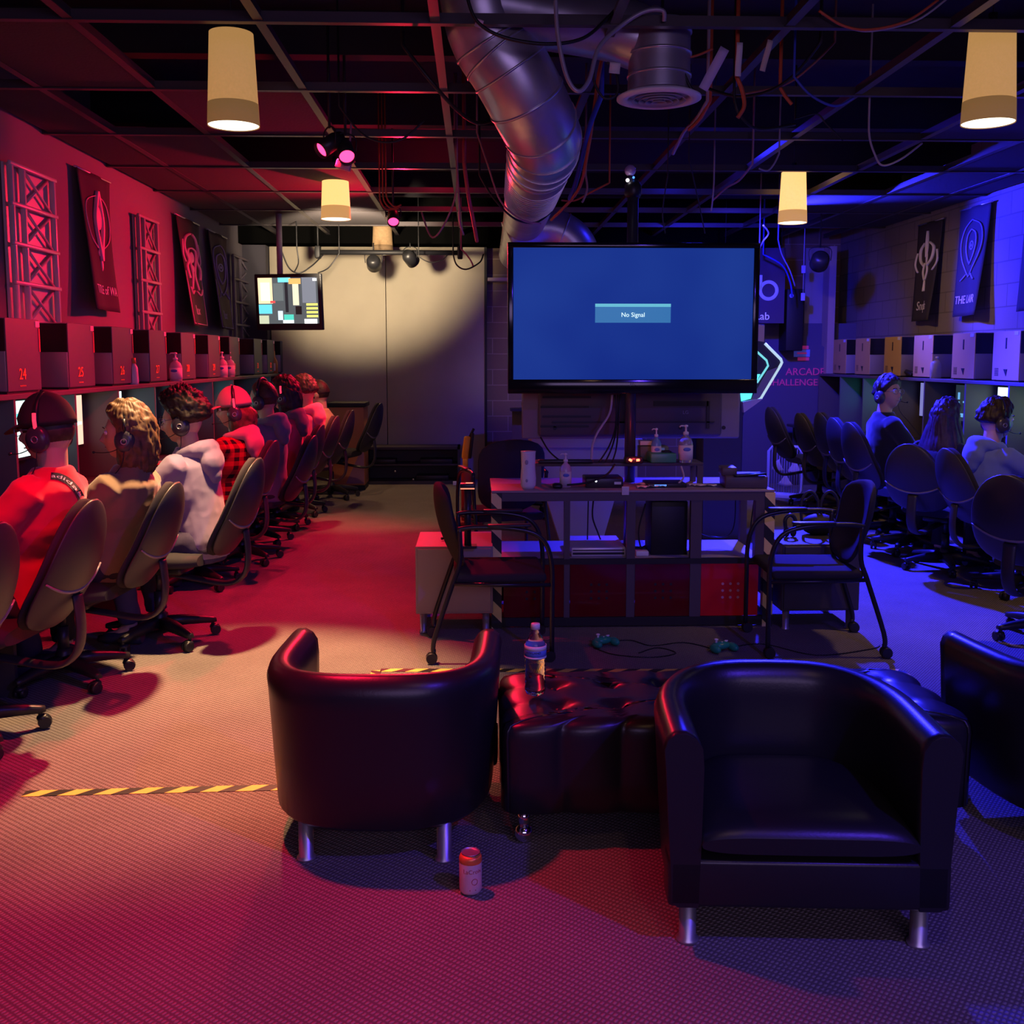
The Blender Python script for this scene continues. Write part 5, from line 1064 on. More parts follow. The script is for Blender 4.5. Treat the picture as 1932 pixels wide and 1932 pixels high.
H_ = [
 ([(1048, -20, 4.6), (1052, 60, 4.6), (1068, 140, 4.6), (1090, 172, 4.6), (1112, 150, 4.62), (1130, 90, 4.65), (1170, 50, 4.7), (1215, 22, 4.7), (1250, 20, 4.7), (1253, 40, 4.72)], .010, mat('silver_flex', (.38, .36, .42), .4, .3), 'thick grey flexible conduit looping down in front of the duct'),
 ([(880, -10, 4.6), (900, 40, 4.6), (950, 70, 4.6), (1030, 83, 4.62), (1100, 72, 4.65), (1150, 30, 4.7), (1175, 0, 4.7)], .008, M_cb, 'thick black cable slung across the duct under the first beam'),
 ([(1180, 80, 5.0), (1245, 100, 5.0), (1300, 108, 5.0), (1345, 92, 5.0)], .006, M_co, 'orange cable sagging across the drop of the round diffuser'),
 ([(1150, 60, 5.2), (1132, 130, 5.3), (1122, 200, 5.5), (1108, 290, 5.8), (1090, 360, 6.2), (1040, 415, 7.0)], .010, M_co, 'orange brown cable running down along the duct towards the television'),
 ([(1135, 180, 5.4), (1112, 240, 5.6), (1098, 300, 5.9), (1085, 350, 6.2), (1075, 375, 6.4)], .014, M_cbl, 'blue cable bundle hanging next to the orange brown cable'),
 ([(760, 85, 5.2), (810, 150, 5.2), (860, 205, 5.3), (900, 232, 5.4), (935, 225, 5.5)], .010, M_cb, 'dark cable sagging from the first beam to the side of the duct'),
 ([(640, 200, 6.0), (680, 250, 6.0), (720, 268, 6.0), (760, 262, 6.0), (800, 228, 6.0)], .006, M_cb, 'thin black cable drooping behind the red stage lights'),
 ([(858, 260, 7.5), (862, 350, 7.6), (845, 410, 7.8), (816, 448, 8.0), (795, 400, 8.1)], .007, mat('pinkish_cable', (.42, .22, .24), .5), 'pinkish cable hanging in a long hook left of the duct'),
 ([(862, 300, 7.5), (866, 380, 7.6), (868, 420, 7.8), (875, 443, 7.9)], .007, mat('pinkish_cable', (.42, .22, .24), .5), 'straight pinkish cable beside the long hooked one'),
 ([(876, 310, 7.4), (884, 370, 7.5), (892, 410, 7.7), (900, 455, 8.0)], .014, mat('red_conduit', (.50, .08, .08), .5), 'red flat conduit dropping to the top of the partition'),
 ([(905, 330, 6.8), (930, 372, 6.8), (970, 412, 6.9), (1010, 420, 7.0), (1040, 400, 7.1)], .007, M_cb, 'black cable crossing the straight run of the duct'),
 ([(900, 250, 6.6), (920, 310, 6.6), (945, 380, 6.7), (985, 415, 6.8), (1020, 422, 6.9)], .006, mat('pinkish_cable', (.42, .22, .24), .5), 'brown cable crossing the duct close to the black one'),
 ([(716, 360, 8.0), (718, 380, 8.0), (730, 395, 8.0), (752, 393, 8.0)], .006, M_co, 'outermost of the orange wires bunched by the farther red stage light'),
 ([(722, 360, 8.0), (725, 380, 8.0), (738, 393, 8.0), (755, 390, 8.0)], .006, M_co, 'inner orange wire bunched by the farther red stage light'),
 ([(728, 362, 8.0), (732, 378, 8.0), (745, 390, 8.0), (757, 386, 8.0)], .006, M_co, 'innermost short orange wire by the farther red stage light'),
 ([(1250, 40, 4.9), (1275, 100, 4.9), (1300, 160, 4.9), (1310, 172, 4.9)], .007, M_cb, 'black cable running down over the diffuser drop'),
 ([(1125, 105, 5.0), (1120, 150, 5.0), (1140, 185, 5.0), (1165, 175, 5.0), (1160, 130, 5.0), (1145, 118, 5.0)], .006, M_cb, 'black loop of cable between the duct and the diffuser'),
 ([(1390, 145, 4.9), (1400, 170, 4.9), (1404, 200, 4.9), (1392, 222, 4.9)], .010, M_co, 'short bright orange cable end below the twisted strip'),
 ([(1385, 180, 4.95), (1395, 215, 4.95), (1430, 243, 5.0), (1500, 235, 5.1)], .007, M_cb, 'black cable curving from the orange cable end to the upper lamp side'),
 ([(1545, 20, 4.6), (1590, 48, 4.6), (1640, 56, 4.6), (1710, 40, 4.6), (1770, 0, 4.6)], .006, M_co, 'reddish cable sagging high over the blue row'),
 ([(1550, 25, 4.7), (1600, 52, 4.7), (1650, 58, 4.7), (1730, 38, 4.7), (1790, -5, 4.7)], .005, M_cw, 'pale cable sagging together with the reddish one over the blue row'),
 ([(1498, 145, 5.0), (1530, 180, 5.0), (1575, 200, 5.0), (1610, 185, 5.1)], .006, M_cbl, 'blue cable sagging left of the corner pendant'),
 ([(1548, 80, 5.0), (1500, 140, 5.1), (1450, 172, 5.2), (1390, 182, 5.3), (1330, 165, 5.4)], .008, M_cb, 'black cable sweeping from the beam to the diffuser rim'),
 ([(1575, 80, 5.3), (1530, 125, 5.3), (1480, 160, 5.4), (1400, 178, 5.5)], .006, mat('brown_cable', (.25, .10, .08), .5), 'brown cable sweeping beside the black one towards the diffuser'),
 ([(1472, 165, 5.2), (1482, 182, 5.2), (1494, 197, 5.2)], .009, M_co, 'short straight orange cable stub'),
 ([(1335, 190, 5.6), (1310, 230, 5.9), (1290, 250, 6.2), (1270, 290, 6.6)], .010, M_cw, 'pale grey cable bundle going back behind the pole camera'),
 ([(1340, 190, 5.6), (1320, 225, 5.8), (1300, 245, 6.0)], .010, M_co, 'orange cable at the start of the pale bundle'),
 ([(1420, 310, 7.0), (1395, 340, 7.2), (1370, 355, 7.5), (1345, 378, 7.8)], .007, mat('pinkish_cable', (.42, .22, .24), .5), 'pink cable wound along the main runner above the television corner'),
 ([(1470, 290, 7.0), (1460, 310, 7.0), (1448, 322, 7.0), (1432, 318, 7.0)], .006, M_cw, 'pale cable end curling beside the lit pendant'),
 ([(1347, 345, 7.5), (1345, 372, 7.5), (1342, 398, 7.6)], .006, M_cw, 'short pale cable end hanging above the television'),
 ([(1150, 345, 6.5), (1120, 360, 6.6), (1085, 378, 6.8), (1060, 378, 6.9)], .006, M_co, 'thin orange cable between the pole camera and the duct'),
 ([(1105, 330, 6.6), (1108, 355, 6.6), (1102, 375, 6.6), (1098, 382, 6.6)], .007, mat('pinkish_cable', (.42, .22, .24), .5), 'frayed pink cable end left of the pole camera'),
 ([(1640, 205, 6.0), (1640, 255, 6.0), (1650, 290, 6.0), (1665, 312, 6.0), (1700, 300, 6.0), (1740, 270, 6.0)], .006, M_cw, 'pale cable drooping under the blue lit beam'),
 ([(1260, 330, 6.6), (1250, 400, 6.8), (1255, 440, 7.0)], .004, M_cb, 'thin black wire dangling above the television, nearer the pole'),
 ([(1300, 300, 6.6), (1318, 380, 6.8), (1330, 440, 7.0)], .004, M_cb, 'thin black wire dangling above the television, farther from the pole'),
 ([(1500, 225, 6.4), (1540, 215, 6.4), (1560, 235, 6.4), (1590, 265, 6.4)], .005, M_cb, 'thin dark cable over the lit pendant'),
 ([(530, 470, 11.5), (545, 505, 11.5), (565, 515, 11.5), (590, 500, 11.6), (610, 480, 11.8)], .008, M_cb, 'black cable from the wall television up to the lighting bar'),
 ([(560, 468, 11.5), (563, 495, 11.5), (556, 512, 11.4)], .007, M_cb, 'black cable dropping straight behind the wall television'),
 ([(640, 478, 11.8), (620, 505, 11.8), (600, 515, 11.7)], .007, M_cb, 'black cable curving from the lighting bar to the wall television edge'),
 ([(855, 480, 11.8), (862, 500, 11.8), (880, 508, 11.8), (905, 495, 11.8), (912, 480, 11.9)], .009, M_cb, 'black loop of cable at the end of the lighting bar'),
 ([(870, 470, 11.8), (880, 480, 11.8), (890, 495, 11.8), (893, 505, 11.8)], .009, mat('pink_cable', (.6, .12, .22), .5), 'pink lit cable at the end of the lighting bar'),
 ([(790, 485, 11.8), (812, 495, 11.8), (835, 490, 11.8), (845, 480, 11.8)], .006, M_cb, 'shallow loop of cable beside the middle stage light'),
 ([(1440, 480, 11.6), (1475, 500, 11.6), (1490, 530, 11.7), (1495, 560, 11.8)], .010, M_cbl, 'blue cable falling from the ceiling to the dark rack'),
 ([(1468, 452, 11.4), (1475, 480, 11.5), (1490, 510, 11.6), (1500, 540, 11.8)], .008, mat('light_blue_cable', (.35, .38, .75), .5), 'light blue cable falling next to the blue one'),
 ([(1433, 470, 10.5), (1440, 455, 10.3), (1450, 440, 10.2), (1440, 425, 10.0)], .008, M_cw, 'white wire twist at the upper corner of the television'),
 # below the television and on the desk
 ([(1155, 745, 6.12), (1150, 780, 6.1), (1128, 815, 6.05), (1118, 840, 6.0), (1116, 870, 5.95)], .007, M_cw, 'pale cable hanging from the television down to the desk'),
 ([(1160, 745, 6.14), (1162, 800, 6.1), (1150, 840, 6.0), (1130, 872, 5.93)], .005, M_cb, 'leftmost of the black cables hanging from the television'),
 ([(1166, 745, 6.14), (1164, 800, 6.1), (1156, 840, 6.0), (1142, 872, 5.93)], .005, M_cb, 'second of the black cables hanging from the television'),
 ([(1170, 745, 6.14), (1167, 800, 6.1), (1163, 845, 6.0), (1155, 872, 5.93)], .005, M_cb, 'third black cable hanging beside the pole'),
 ([(1020, 825, 6.3), (1035, 850, 6.2), (1055, 868, 6.1), (1064, 872, 6.0)], .005, M_cb, 'black wire from the spare television to the sound bar end'),
 ([(1160, 876, 5.93), (1145, 895, 5.88), (1110, 910, 5.83), (1070, 915, 5.8)], .006, M_cb, 'black cable curving down from the riser to the desk top'),
 ([(1285, 880, 5.95), (1290, 900, 5.9), (1280, 912, 5.88)], .006, M_cw, 'pale cable arcing under the riser shelf'),
 ([(1310, 1000, 5.9), (1340, 1012, 6.1), (1370, 1012, 6.1), (1385, 990, 6.1), (1388, 930, 6.05)], .004, M_cb, 'black cable looping in the open bay at the blue lit end'),
 ([(1425, 930, 6.0), (1418, 980, 6.0), (1412, 1035, 6.0)], .004, M_cb, 'black cable dangling straight beside the wide side box'),
 ([(1110, 940, 6.1), (1109, 990, 6.1), (1108, 1030, 6.1)], .004, M_cb, 'straight black cable hanging behind the desk frame above the silver player'),
 ([(1120, 940, 6.1), (1118, 975, 6.1), (1128, 1005, 6.1), (1136, 1025, 6.1)], .005, M_cb, 'slanting black cable hanging above the silver player'),
 ([(1218, 950, 5.95), (1205, 1000, 5.95), (1210, 1035, 5.95), (1222, 1045, 5.95)], .005, M_cb, 'black cable falling beside the tall speaker'),
 ([(1390, 1212, 5.2), (1470, 1222, 5.2)], .004, M_cb, 'short cord beside the guest chair caster'),
]
for pts, r, m, l in H_[:-1]: hang(pts, r, m, l)
# coloured glow lamps above the grid that tint single beams
point('blue_glow', (1.9, 8.6, 3.3), 10, BLUE, .1); point('red_glow', (-.35, 9.2, 3.3), 10, RED, .1)
# ------------------------------------------------------------------ people
def ell(c, ax, ay, az, n=20): return [Vector(c) + Vector((ax * math.cos(2 * PI * j / n), ay * math.sin(2 * PI * j / n), az * math.sin(2 * PI * j / n))) for j in range(n)]
def head_fn(d):
    x, y, z = d
    r = Vector((x * .076, y * .094, z * .116))
    if y < 0: r.y *= 1.06
    if z < 0:
        r.x *= 1 - .28 * (-z) ** 1.3; r.y += .016 * (-z) if y > 0 else .022 * (-z)      # jaw and chin
        if y > .2: r.y += .010 * math.exp(-((z + .78) / .16) ** 2) * math.exp(-(x / .35) ** 2)
    if y > 0:
        g_ = lambda cx, cz, sx, sz: math.exp(-((x - cx) / sx) ** 2 - ((z - cz) / sz) ** 2)
        r.y += .026 * g_(0, -.22, .13, .16) + .012 * g_(0, -.02, .09, .18)           # nose
        r.y -= .012 * (g_(.36, .08, .16, .11) + g_(-.36, .08, .16, .11))              # eye sockets
        r.y += .006 * g_(0, .26, .5, .10)                                              # brow
        r.y += .007 * (g_(0, -.50, .2, .05) + g_(0, -.60, .18, .05)) - .004 * g_(0, -.55, .22, .02)   # lips
        r.y -= .006 * g_(0, -.70, .3, .06)
    return r
def person(hx, hy, hz, rz, label, skin, top, legs, hair, head_yaw=0, head_pitch=8, lean=.10, hood=None, arm=(.50, .50), near=False, topvox=None, extras=(), slump=0, hs=1.06):
    """(hx,hy,hz) centre of the head; local frame faces +Y, origin on the floor under the pelvis"""
    back = lean; rzr = R(rz); f = Vector((-math.sin(rzr), math.cos(rzr), 0)); base = Vector((hx, hy, 0)) - f * (lean + .03)
    t = thing('person', label, 'person', base, rzr); ph = .58; nz = hz - .155; sz = hz - .232
    H = Vector((0, lean + .03, hz)); hm = Matrix.Translation(H) @ Matrix.Rotation(R(head_yaw), 4, 'Z') @ Matrix.Rotation(R(-head_pitch), 4, 'X') @ Matrix.Scale(hs, 4)
    sk = mat('skin_%d' % (skin * 100), (.30 + .28 * skin, .17 + .19 * skin, .11 + .15 * skin), .5, spec=.35)
    fl_ = Vector((0, lean * .85, nz))
    SH = [Vector((s * .165, lean * .80, sz)) for s in (-1, 1)]
    EL = [Vector((s * .235, lean * .8 + .17, .80)) for s in (-1, 1)]
    WR = [Vector((s * .15, min(arm[i] , .62), .80)) for i, s in enumerate((-1, 1))]
    HIP = [Vector((s * .095, .02, .57)) for s in (-1, 1)]; KN = [Vector((s * .15, .43, .53)) for s in (-1, 1)]; AN = [Vector((s * .14, .36, .10)) for s in (-1, 1)]
    # body: trunk, neck, head, limbs, hands and feet fused into one skin
    mb = MB()
    tr = [((0, -.01, ph - .12), .14, .11), ((0, -.01, ph), .165, .12), ((0, lean * .25, ph + .16), .135, .10), ((0, lean * .6, ph + (sz - ph) * .6), .155, .11), ((0, lean * .8, sz - .02), .16, .095), ((0, lean * .85, sz + .05), .09, .07), ((0, lean * .9, nz), .055, .058), (H + Vector((0, -.015, -.07)), .055, .060)]
    mb.rings([ell(c, a, b, 0) for c, a, b in tr])
    mb.ball((0, 0, 0), 1, 44, 36, fn=head_fn, mtx=hm)
    for s in (-1, 1):
        mb.ball((0, 0, 0), 1, 14, 10, fn=lambda d: Vector((s * .078 + d.x * .012, -.010 + d.y * .020, -.012 + d.z * .033)), mtx=hm)
    for i, s in enumerate((-1, 1)):
        mb.tube([SH[i], SH[i].lerp(EL[i], .5), EL[i], EL[i].lerp(WR[i], .4), WR[i]], [.050, .043, .038, .035, .025], 14)
        mb.tube([HIP[i], HIP[i].lerp(KN[i], .5), KN[i], KN[i].lerp(AN[i], .35), AN[i]], [.088, .076, .058, .055, .038], 14)
        mb.tube([AN[i], AN[i] + Vector((0, .07, -.055)), AN[i] + Vector((0, .17, -.075))], [.04, .036, .026], 12)
        hd = (WR[i] - EL[i]).normalized(); up = Vector((0, 0, 1)); sd = hd.cross(up).normalized() * -s   # towards the thumb
        P0 = WR[i] + hd * .015
        mb.tube([WR[i], P0 + hd * .03, P0 + hd * .075], [.024, .034, .034], 12)
        for k in range(4):
            q = P0 + hd * .075 + sd * (.027 - .018 * k); Lk = (.070, .078, .072, .056)[k]
            mb.tube([q - hd * .02, q + hd * Lk * .45 + up * .006, q + hd * Lk * .8 - up * .008, q + hd * Lk - up * .022], [.0095, .0088, .008, .0065], 8)
        q = P0 + hd * .02 + sd * .026; mb.tube([q, q + hd * .028 + sd * .024, q + hd * .056 + sd * .030 - up * .01], [.012, .010, .0075], 8)
    body = mb.build('body', sk, t); remesh(body, .0055 if near else .009)
    # upper garment
    mt = top if not isinstance(top, tuple) else mat('cloth_%02d%02d%02d' % tuple(int(99 * q) for q in top), top, .92, spec=.15, bump=(300, .3, .001), sheen=.3)
    mb = MB(); g = .022
    mb.rings([ell((0, -.01, ph - .10), .165, .13, 0), ell((0, -.01, ph), .172, .138, 0), ell((0, lean * .25, ph + .16), .165, .13, 0), ell((0, lean * .6, ph + (sz - ph) * .6), .185, .135, 0), ell((0, lean * .8, sz - .01), .185, .125, 0), ell((0, lean * .84, sz + .045), .12, .092, 0), ell((0, lean * .88, sz + .085), .075, .076, 0)])
    short = arm[2] if len(arm) > 2 else False
    for i, s in enumerate((-1, 1)):
        if short: mb.tube([SH[i] * .9 + Vector((0, 0, sz * .1)), SH[i], SH[i].lerp(EL[i], .45), SH[i].lerp(EL[i], .8)], [.07, .075, .072, .074], 16)
        else: mb.tube([SH[i] * .9 + Vector((0, 0, sz * .1)), SH[i], SH[i].lerp(EL[i], .5), EL[i], EL[i].lerp(WR[i], .5), EL[i].lerp(WR[i], .93)], [.065, .070, .064, .060, .053, .042], 16)
    up_ = mb.build('hoodie' if hood else 'shirt', mt, t); remesh(up_, .010 if near else .014, (.0035 if near else .003, 8))
    if hood:
        hc = mat('cloth_%02d%02d%02d' % tuple(int(99 * q) for q in hood), hood, .92, spec=.15, bump=(300, .3, .001), sheen=.3) if isinstance(hood, tuple) else mt
        mb = MB(); c0 = Vector((0, lean * .86, sz + .06)); pts = []
        for k in range(17):
            a = 2 * PI * k / 16; pts.append(c0 + Vector((.092 * math.sin(a), -.085 * math.cos(a) - .02, .022 * math.cos(a))))
        mb.tube(pts[:-1], [.030 + .020 * max(0, math.cos(2 * PI * k / 16)) for k in range(16)], 12, closed=True)
        mb.ball(c0 + Vector((0, -.125, -.055)), (.100, .050, .085), 18, 12)
        mb.ball(c0 + Vector((0, -.135, -.120)), (.060, .036, .055), 14, 10)
        h_ = mb.build('hood', hc, t); remesh(h_, .009 if near else .012, (.003, 10))
    # trousers and shoes
    mb = MB(); mb.rings([ell((0, 0, ph - .13), .14, .12, 0), ell((0, 0, ph - .06), .175, .145, 0), ell((0, 0, ph + .02), .17, .13, 0)])
    for i in (0, 1): mb.tube([HIP[i] - Vector((0, .04, 0)), HIP[i].lerp(KN[i], .5), KN[i], KN[i].lerp(AN[i], .4), AN[i] + Vector((0, 0, .02))], [.10, .092, .075, .066, .058], 16)
    tr_ = mb.build('trousers', mat('cloth_%02d%02d%02d' % tuple(int(99 * q) for q in legs), legs, .9, spec=.15, bump=(300, .3, .001)), t); remesh(tr_, .014, (.004, 9))
    for i in (0, 1):
        a = AN[i]; MB().rings([ell(a + Vector((0, y, 0)) + Vector((0, 0, z)), w_, 0, h_) for y, z, w_, h_ in ((-.07, -.055, .025, .03), (-.05, -.05, .04, .045), (.0, -.045, .043, .052), (.08, -.062, .046, .036), (.15, -.070, .042, .028), (.19, -.075, .02, .018))]).build('shoe', mat('dark_shoe', (.04, .04, .06), .5), t)
    # hair
    hcol, style = hair; mh = mat('hair_%02d%02d%02d' % tuple(int(99 * q) for q in hcol), hcol, .55, spec=.4, vary=(40, .35))
    rnd = Vector((hx * 3, hy * 5, 0)); capped = any(isinstance(e_, tuple) for e_ in extras)
    def hfn(d):
        x, y, z = d; base = head_fn(d)
        face = 1 / (1 + math.exp(-(y - .28 - (.50 * max(0, z - .25) * 2.0 if style != 'fringe' else .9 * max(0, z - .05))) / .06))
        low = 1 / (1 + math.exp((z + {'short': .05, 'curly': .12, 'bob': .9, 'long': 1.2, 'fringe': .15}[style]) / .05)) if style not in ('long',) else 0
        side = 1 / (1 + math.exp(-(y + .02) / .05)) * (1 / (1 + math.exp((z - .12) / .05)))
        th = {'short': .012, 'curly': .046, 'bob': .034, 'long': .030, 'fringe': .026}[style]
        if style == 'curly': nse = .014 * noise.noise(d * 6 + rnd) + .016 * abs(noise.noise(d * 11 + rnd)) + .008 * noise.noise(d * 24 + rnd)
        elif style == 'short': nse = .002 * noise.noise(d * 14 + rnd)
        else: nse = .0022 * math.sin(math.atan2(y, x) * 38 + 5 * noise.noise(d * 3 + rnd) + 4 * z) + .010 * noise.noise(d * 5 + rnd) + .005 * noise.noise(d * 14 + rnd) * (1 - z)
        hide = max(face, low, side if style in ('short', 'curly', 'fringe') else 0)
        r = base * (1 + (th + nse) / .095)
        if style in ('bob', 'long') and z < 0 and y < .30:
            k = {'bob': .085, 'long': .34}[style]; r.z -= k * (-z) ** .8; r.x *= 1 + (.28 if style == 'bob' else 1.15) * (-z); r.y = r.y * (1 + .1 * (-z)) - (.025 if style == 'bob' else .06) * (-z)
            if style == 'long': q_ = max(.05, math.hypot(x, y)); r.x += x / q_ * .085 * min(1, -z * 1.6); r.y += y / q_ * .03 * min(1, -z * 1.6)
            hide = max(face * .98, 0)
        if style == 'short': low2 = 1 / (1 + math.exp((z + .45) / .08)); r = base * (1 + (.010 + nse) / .095 * (1 - .6 * (z < 0))); hide = max(face, low2)
        r = r * (1 - hide) + base * .90 * hide
        if capped and z > -.12: k_ = min(1, (z + .12) / .15); r = r * (1 - k_) + base * 1.02 * k_
        return r
    MB().ball((0, 0, 0), 1, 110, 70, fn=hfn, mtx=hm).build('hair', mh, t)
    for s in (-1, 1):
        mb = MB(); mb.ball((0, 0, 0), 1, 12, 8, fn=lambda d: Vector((s * .028, .083, .010)) + d * .0115, mtx=hm); mb.build('eye', mat('eye_white', (.7, .68, .66), .2), t)
        mb = MB(); mb.ball((0, 0, 0), 1, 10, 6, fn=lambda d: Vector((s * .028, .0925, .010)) + Vector((d.x * .005, d.y * .0025, d.z * .005)), mtx=hm); mb.build('iris', mat('dark_iris', (.03, .02, .015), .15), t)
        mb = MB(); mb.tube([hm @ Vector((s * .014, .096, .030)), hm @ Vector((s * .03, .096, .034)), hm @ Vector((s * .045, .086, .030))], .003, 6); mb.build('eyebrow', mh, t)
    mb = MB(); mb.tube([hm @ Vector((x, .0985 - x * x * 12, -.058)) for x in (-.022, -.011, 0, .011, .022)], [.001, .003, .0035, .003, .001], 6); mb.build('lips', mat('lips', (.42, .16, .15), .45), t)
    if 'glasses' in extras:
        mb = MB()
        for s in (-1, 1):
            mb.tube([hm @ Vector((s * .032 + .024 * math.cos(a), .106 - abs(.3 * (.024 * math.cos(a) + .008)), .008 + .018 * math.sin(a))) for a in [2 * PI * k / 16 for k in range(16)]], .0018, 6, closed=True)
            mb.tube([hm @ Vector((s * .056, .095, .012)), hm @ Vector((s * .074, .05, .012)), hm @ Vector((s * .079, -.01, .005))], .0018, 6)
        mb.tube([hm @ Vector((-.010, .106, .014)), hm @ Vector((.010, .106, .014))], .0018, 6)
        mb.build('glasses', mat('glasses_frame', (.25, .25, .3), .25, .4), t)
    for e_ in extras:
        if isinstance(e_, tuple) and e_[0] == 'cap':
            mc = mat('cap_%02d%02d%02d' % tuple(int(99 * q) for q in e_[1]), e_[1], .85, bump=(200, .3, .001))
            def cf(d):
                r = head_fn(Vector((d.x, d.y, abs(d.z)))) * 1.14
                return Vector((r.x * 1.04, r.y, r.z)) if d.z > -.05 else Vector((r.x * .98, r.y * .98, .012))
            MB().ball((0, 0, 0), 1, 32, 20, fn=lambda d: cf(d) + Vector((0, 0, .018)), mtx=hm).build('cap', mc, t)
            rg = []
            for k in range(9):
                y = .075 + .085 * k / 8; wd = .075 * math.sqrt(max(.05, 1 - (k / 8.3) ** 3.0)); rg.append([hm @ Vector((wd * math.cos(a), y, .038 - .035 * (k / 8) ** 1.5 + .004 * math.sin(a) - 2.2 * (wd * math.cos(a)) ** 2)) for a in [2 * PI * j / 20 for j in range(20)]])
            MB().rings(rg).build('cap_brim', mc, t)
            MB().ball((0, 0, 0), 1, 10, 6, fn=lambda d: Vector((d.x * .008, d.y * .008, d.z * .005 + .152)), mtx=hm).build('cap_button', mc, t)
    return t, hm, base, rzr
def headset(p, glow, label, mic=1, z=0):
    t0, hm, base, rz = p; t = thing('headset', label, 'headset', base, rz)
    A = [hm @ Vector((.094 * math.sin(a) * (1 if abs(a) < 1.3 else 1.0), -.008, .140 * math.cos(a) + (0 if abs(a) < 1.2 else -.0))) for a in [-1.62 + 3.24 * k / 20 for k in range(21)]]
    MB().tube(A, [.010 + .004 * math.cos((k - 10) / 10 * 1.4) for k in range(21)], 8).build('headband', M_plastic, t)
    B = [hm @ Vector((.098 * math.sin(a), -.030 - .02 * math.cos(a), .118 * math.cos(a))) for a in [-1.3 + 2.6 * k / 16 for k in range(17)]]
    for s in (-1, 1):
        mb = MB(); mb.lathe([(0, .070), (.036, .070), (.044, .078), (.045, .094), (.040, .104), (.026, .112), (0, .113)], n=28, axis='X')
        for v in mb.b.verts: v.co = hm @ Vector((s * v.co.x, v.co.y - .004, v.co.z * 1.15 - .028))
        cup = mb.build('ear_cup', mat('dark_cup', (.045, .04, .055), .3), t)
        mb = MB(); mb.lathe([(.009, .1125), (.0125, .1145), (.0145, .1125)], n=20, axis='X')
        for v in mb.b.verts: v.co = hm @ Vector((s * v.co.x, v.co.y - .004, v.co.z - .028))
        mb.build('silver_ring', M_steel, cup)
        mb = MB(); mb.tube([hm @ Vector((s * .100, -.008, .012)), hm @ Vector((s * .100, -.008, .045)), hm @ Vector((s * .094, -.008, .07))], .008, 8); mb.build('slider', emis('headset_red_glow', (1, .03, .08), glow) if glow else M_plastic, t)
    mb = MB(); mb.tube(spline([hm @ Vector(q) for q in ((mic * .098, .01, -.055), (mic * .095, .06, -.072), (mic * .07, .11, -.075), (mic * .045, .135, -.074))], 4), .0022, 6).ball(hm @ Vector((mic * .042, .140, -.074)), .007, 10, 8); mb.build('microphone', M_plastic, t)
    mb = MB(); mb.tube(spline([hm @ Vector((mic * .1, .0, -.07)), hm @ Vector((mic * .1, .02, -.14)), hm @ Vector((mic * .10, .10, -.22)), hm @ Vector((mic * .1, .22, -.34))], 5), .0022, 5); mb.build('cord', M_plastic, t)
    return t
def plaid(name, c1, c2):
    m = mat(name, c1, .9, spec=.1); nt = m.node_tree; b = nt.nodes['Principled BSDF']; tc = nt.nodes.new('ShaderNodeTexCoord'); out = []
    for d in ('X', 'Z'):
        w_ = nt.nodes.new('ShaderNodeTexWave'); w_.bands_direction = d; w_.inputs['Scale'].default_value = 5.5; nt.links.new(tc.outputs['Object'], w_.inputs['Vector'])
        g_ = nt.nodes.new('ShaderNodeMath'); g_.operation = 'GREATER_THAN'; g_.inputs[1].default_value = .55; nt.links.new(w_.outputs['Fac'], g_.inputs[0]); out.append(g_)
    ad = nt.nodes.new('ShaderNodeMath'); ad.operation = 'ADD'; nt.links.new(out[0].outputs[0], ad.inputs[0]); nt.links.new(out[1].outputs[0], ad.inputs[1])
    hf = nt.nodes.new('ShaderNodeMath'); hf.operation = 'MULTIPLY'; hf.inputs[1].default_value = .5; nt.links.new(ad.outputs[0], hf.inputs[0])
    mx = nt.nodes.new('ShaderNodeMixRGB'); mx.inputs[1].default_value = (*c1, 1); mx.inputs[2].default_value = (*c2, 1); nt.links.new(hf.outputs[0], mx.inputs[0]); nt.links.new(mx.outputs[0], b.inputs['Base Color'])
    return m
def hp(px, py, Y): return at(px, py, Y)
G = 'people seated along the red computer row'
DARK = (.035, .032, .04)
q = hp(90, 812, 4.22)
P1 = person(q.x, q.y, q.z, 84, 'seated person in a bright red T-shirt, glasses and dark cap, wearing a headset', .9, (.75, .02, .06), DARK, ((.06, .03, .02), 'short'), 0, 6, -1.86 - q.x - .03, arm=(.52, .52, True), near=True, extras=('glasses', ('cap', (.05, .02, .025))))
headset(P1, 1.6, 'dark headset with red lights worn by the person in the red T-shirt', -1)
q = hp(240, 818, 4.93)
P2 = person(q.x, q.y, q.z, 78, 'seated person in a brown hoodie with light brown chin length wavy hair', .9, (.22, .15, .09), DARK, ((.11, .06, .028), 'bob'), 20, 2, -1.78 - q.x - .03, hood=None, near=True)
headset(P2, 0, 'dark headset with a silver ring worn over the light brown hair', -1)
q = hp(345, 792, 5.58)
P3 = person(q.x, q.y, q.z, 78, 'seated person in a pale lavender hoodie with dark curly hair and glasses, leaning forward', .9, (.25, .20, .31), (.06, .05, .09), ((.018, .009, .008), 'curly'), 14, 10, -1.5 - q.x - .03, hood=True, near=True, extras=('glasses',))
headset(P3, .0, 'dark headset worn over the dark curly hair', -1)
q = hp(442, 772, 6.93)
P4 = person(q.x, q.y, q.z, 76, 'seated person in a red cap and plaid shirt with a pink hood', .9, plaid('red_black_plaid', (.55, .02, .03), (.03, .01, .015)), DARK, ((.12, .04, .02), 'bob'), 24, 6, -1.7 - q.x - .03, hood=(.60, .20, .26), extras=(('cap', (.55, .22, .24)),))
headset(P4, 5, 'headset with a bright white and red light worn over the red cap', -1)
q = hp(497, 752, 7.72)
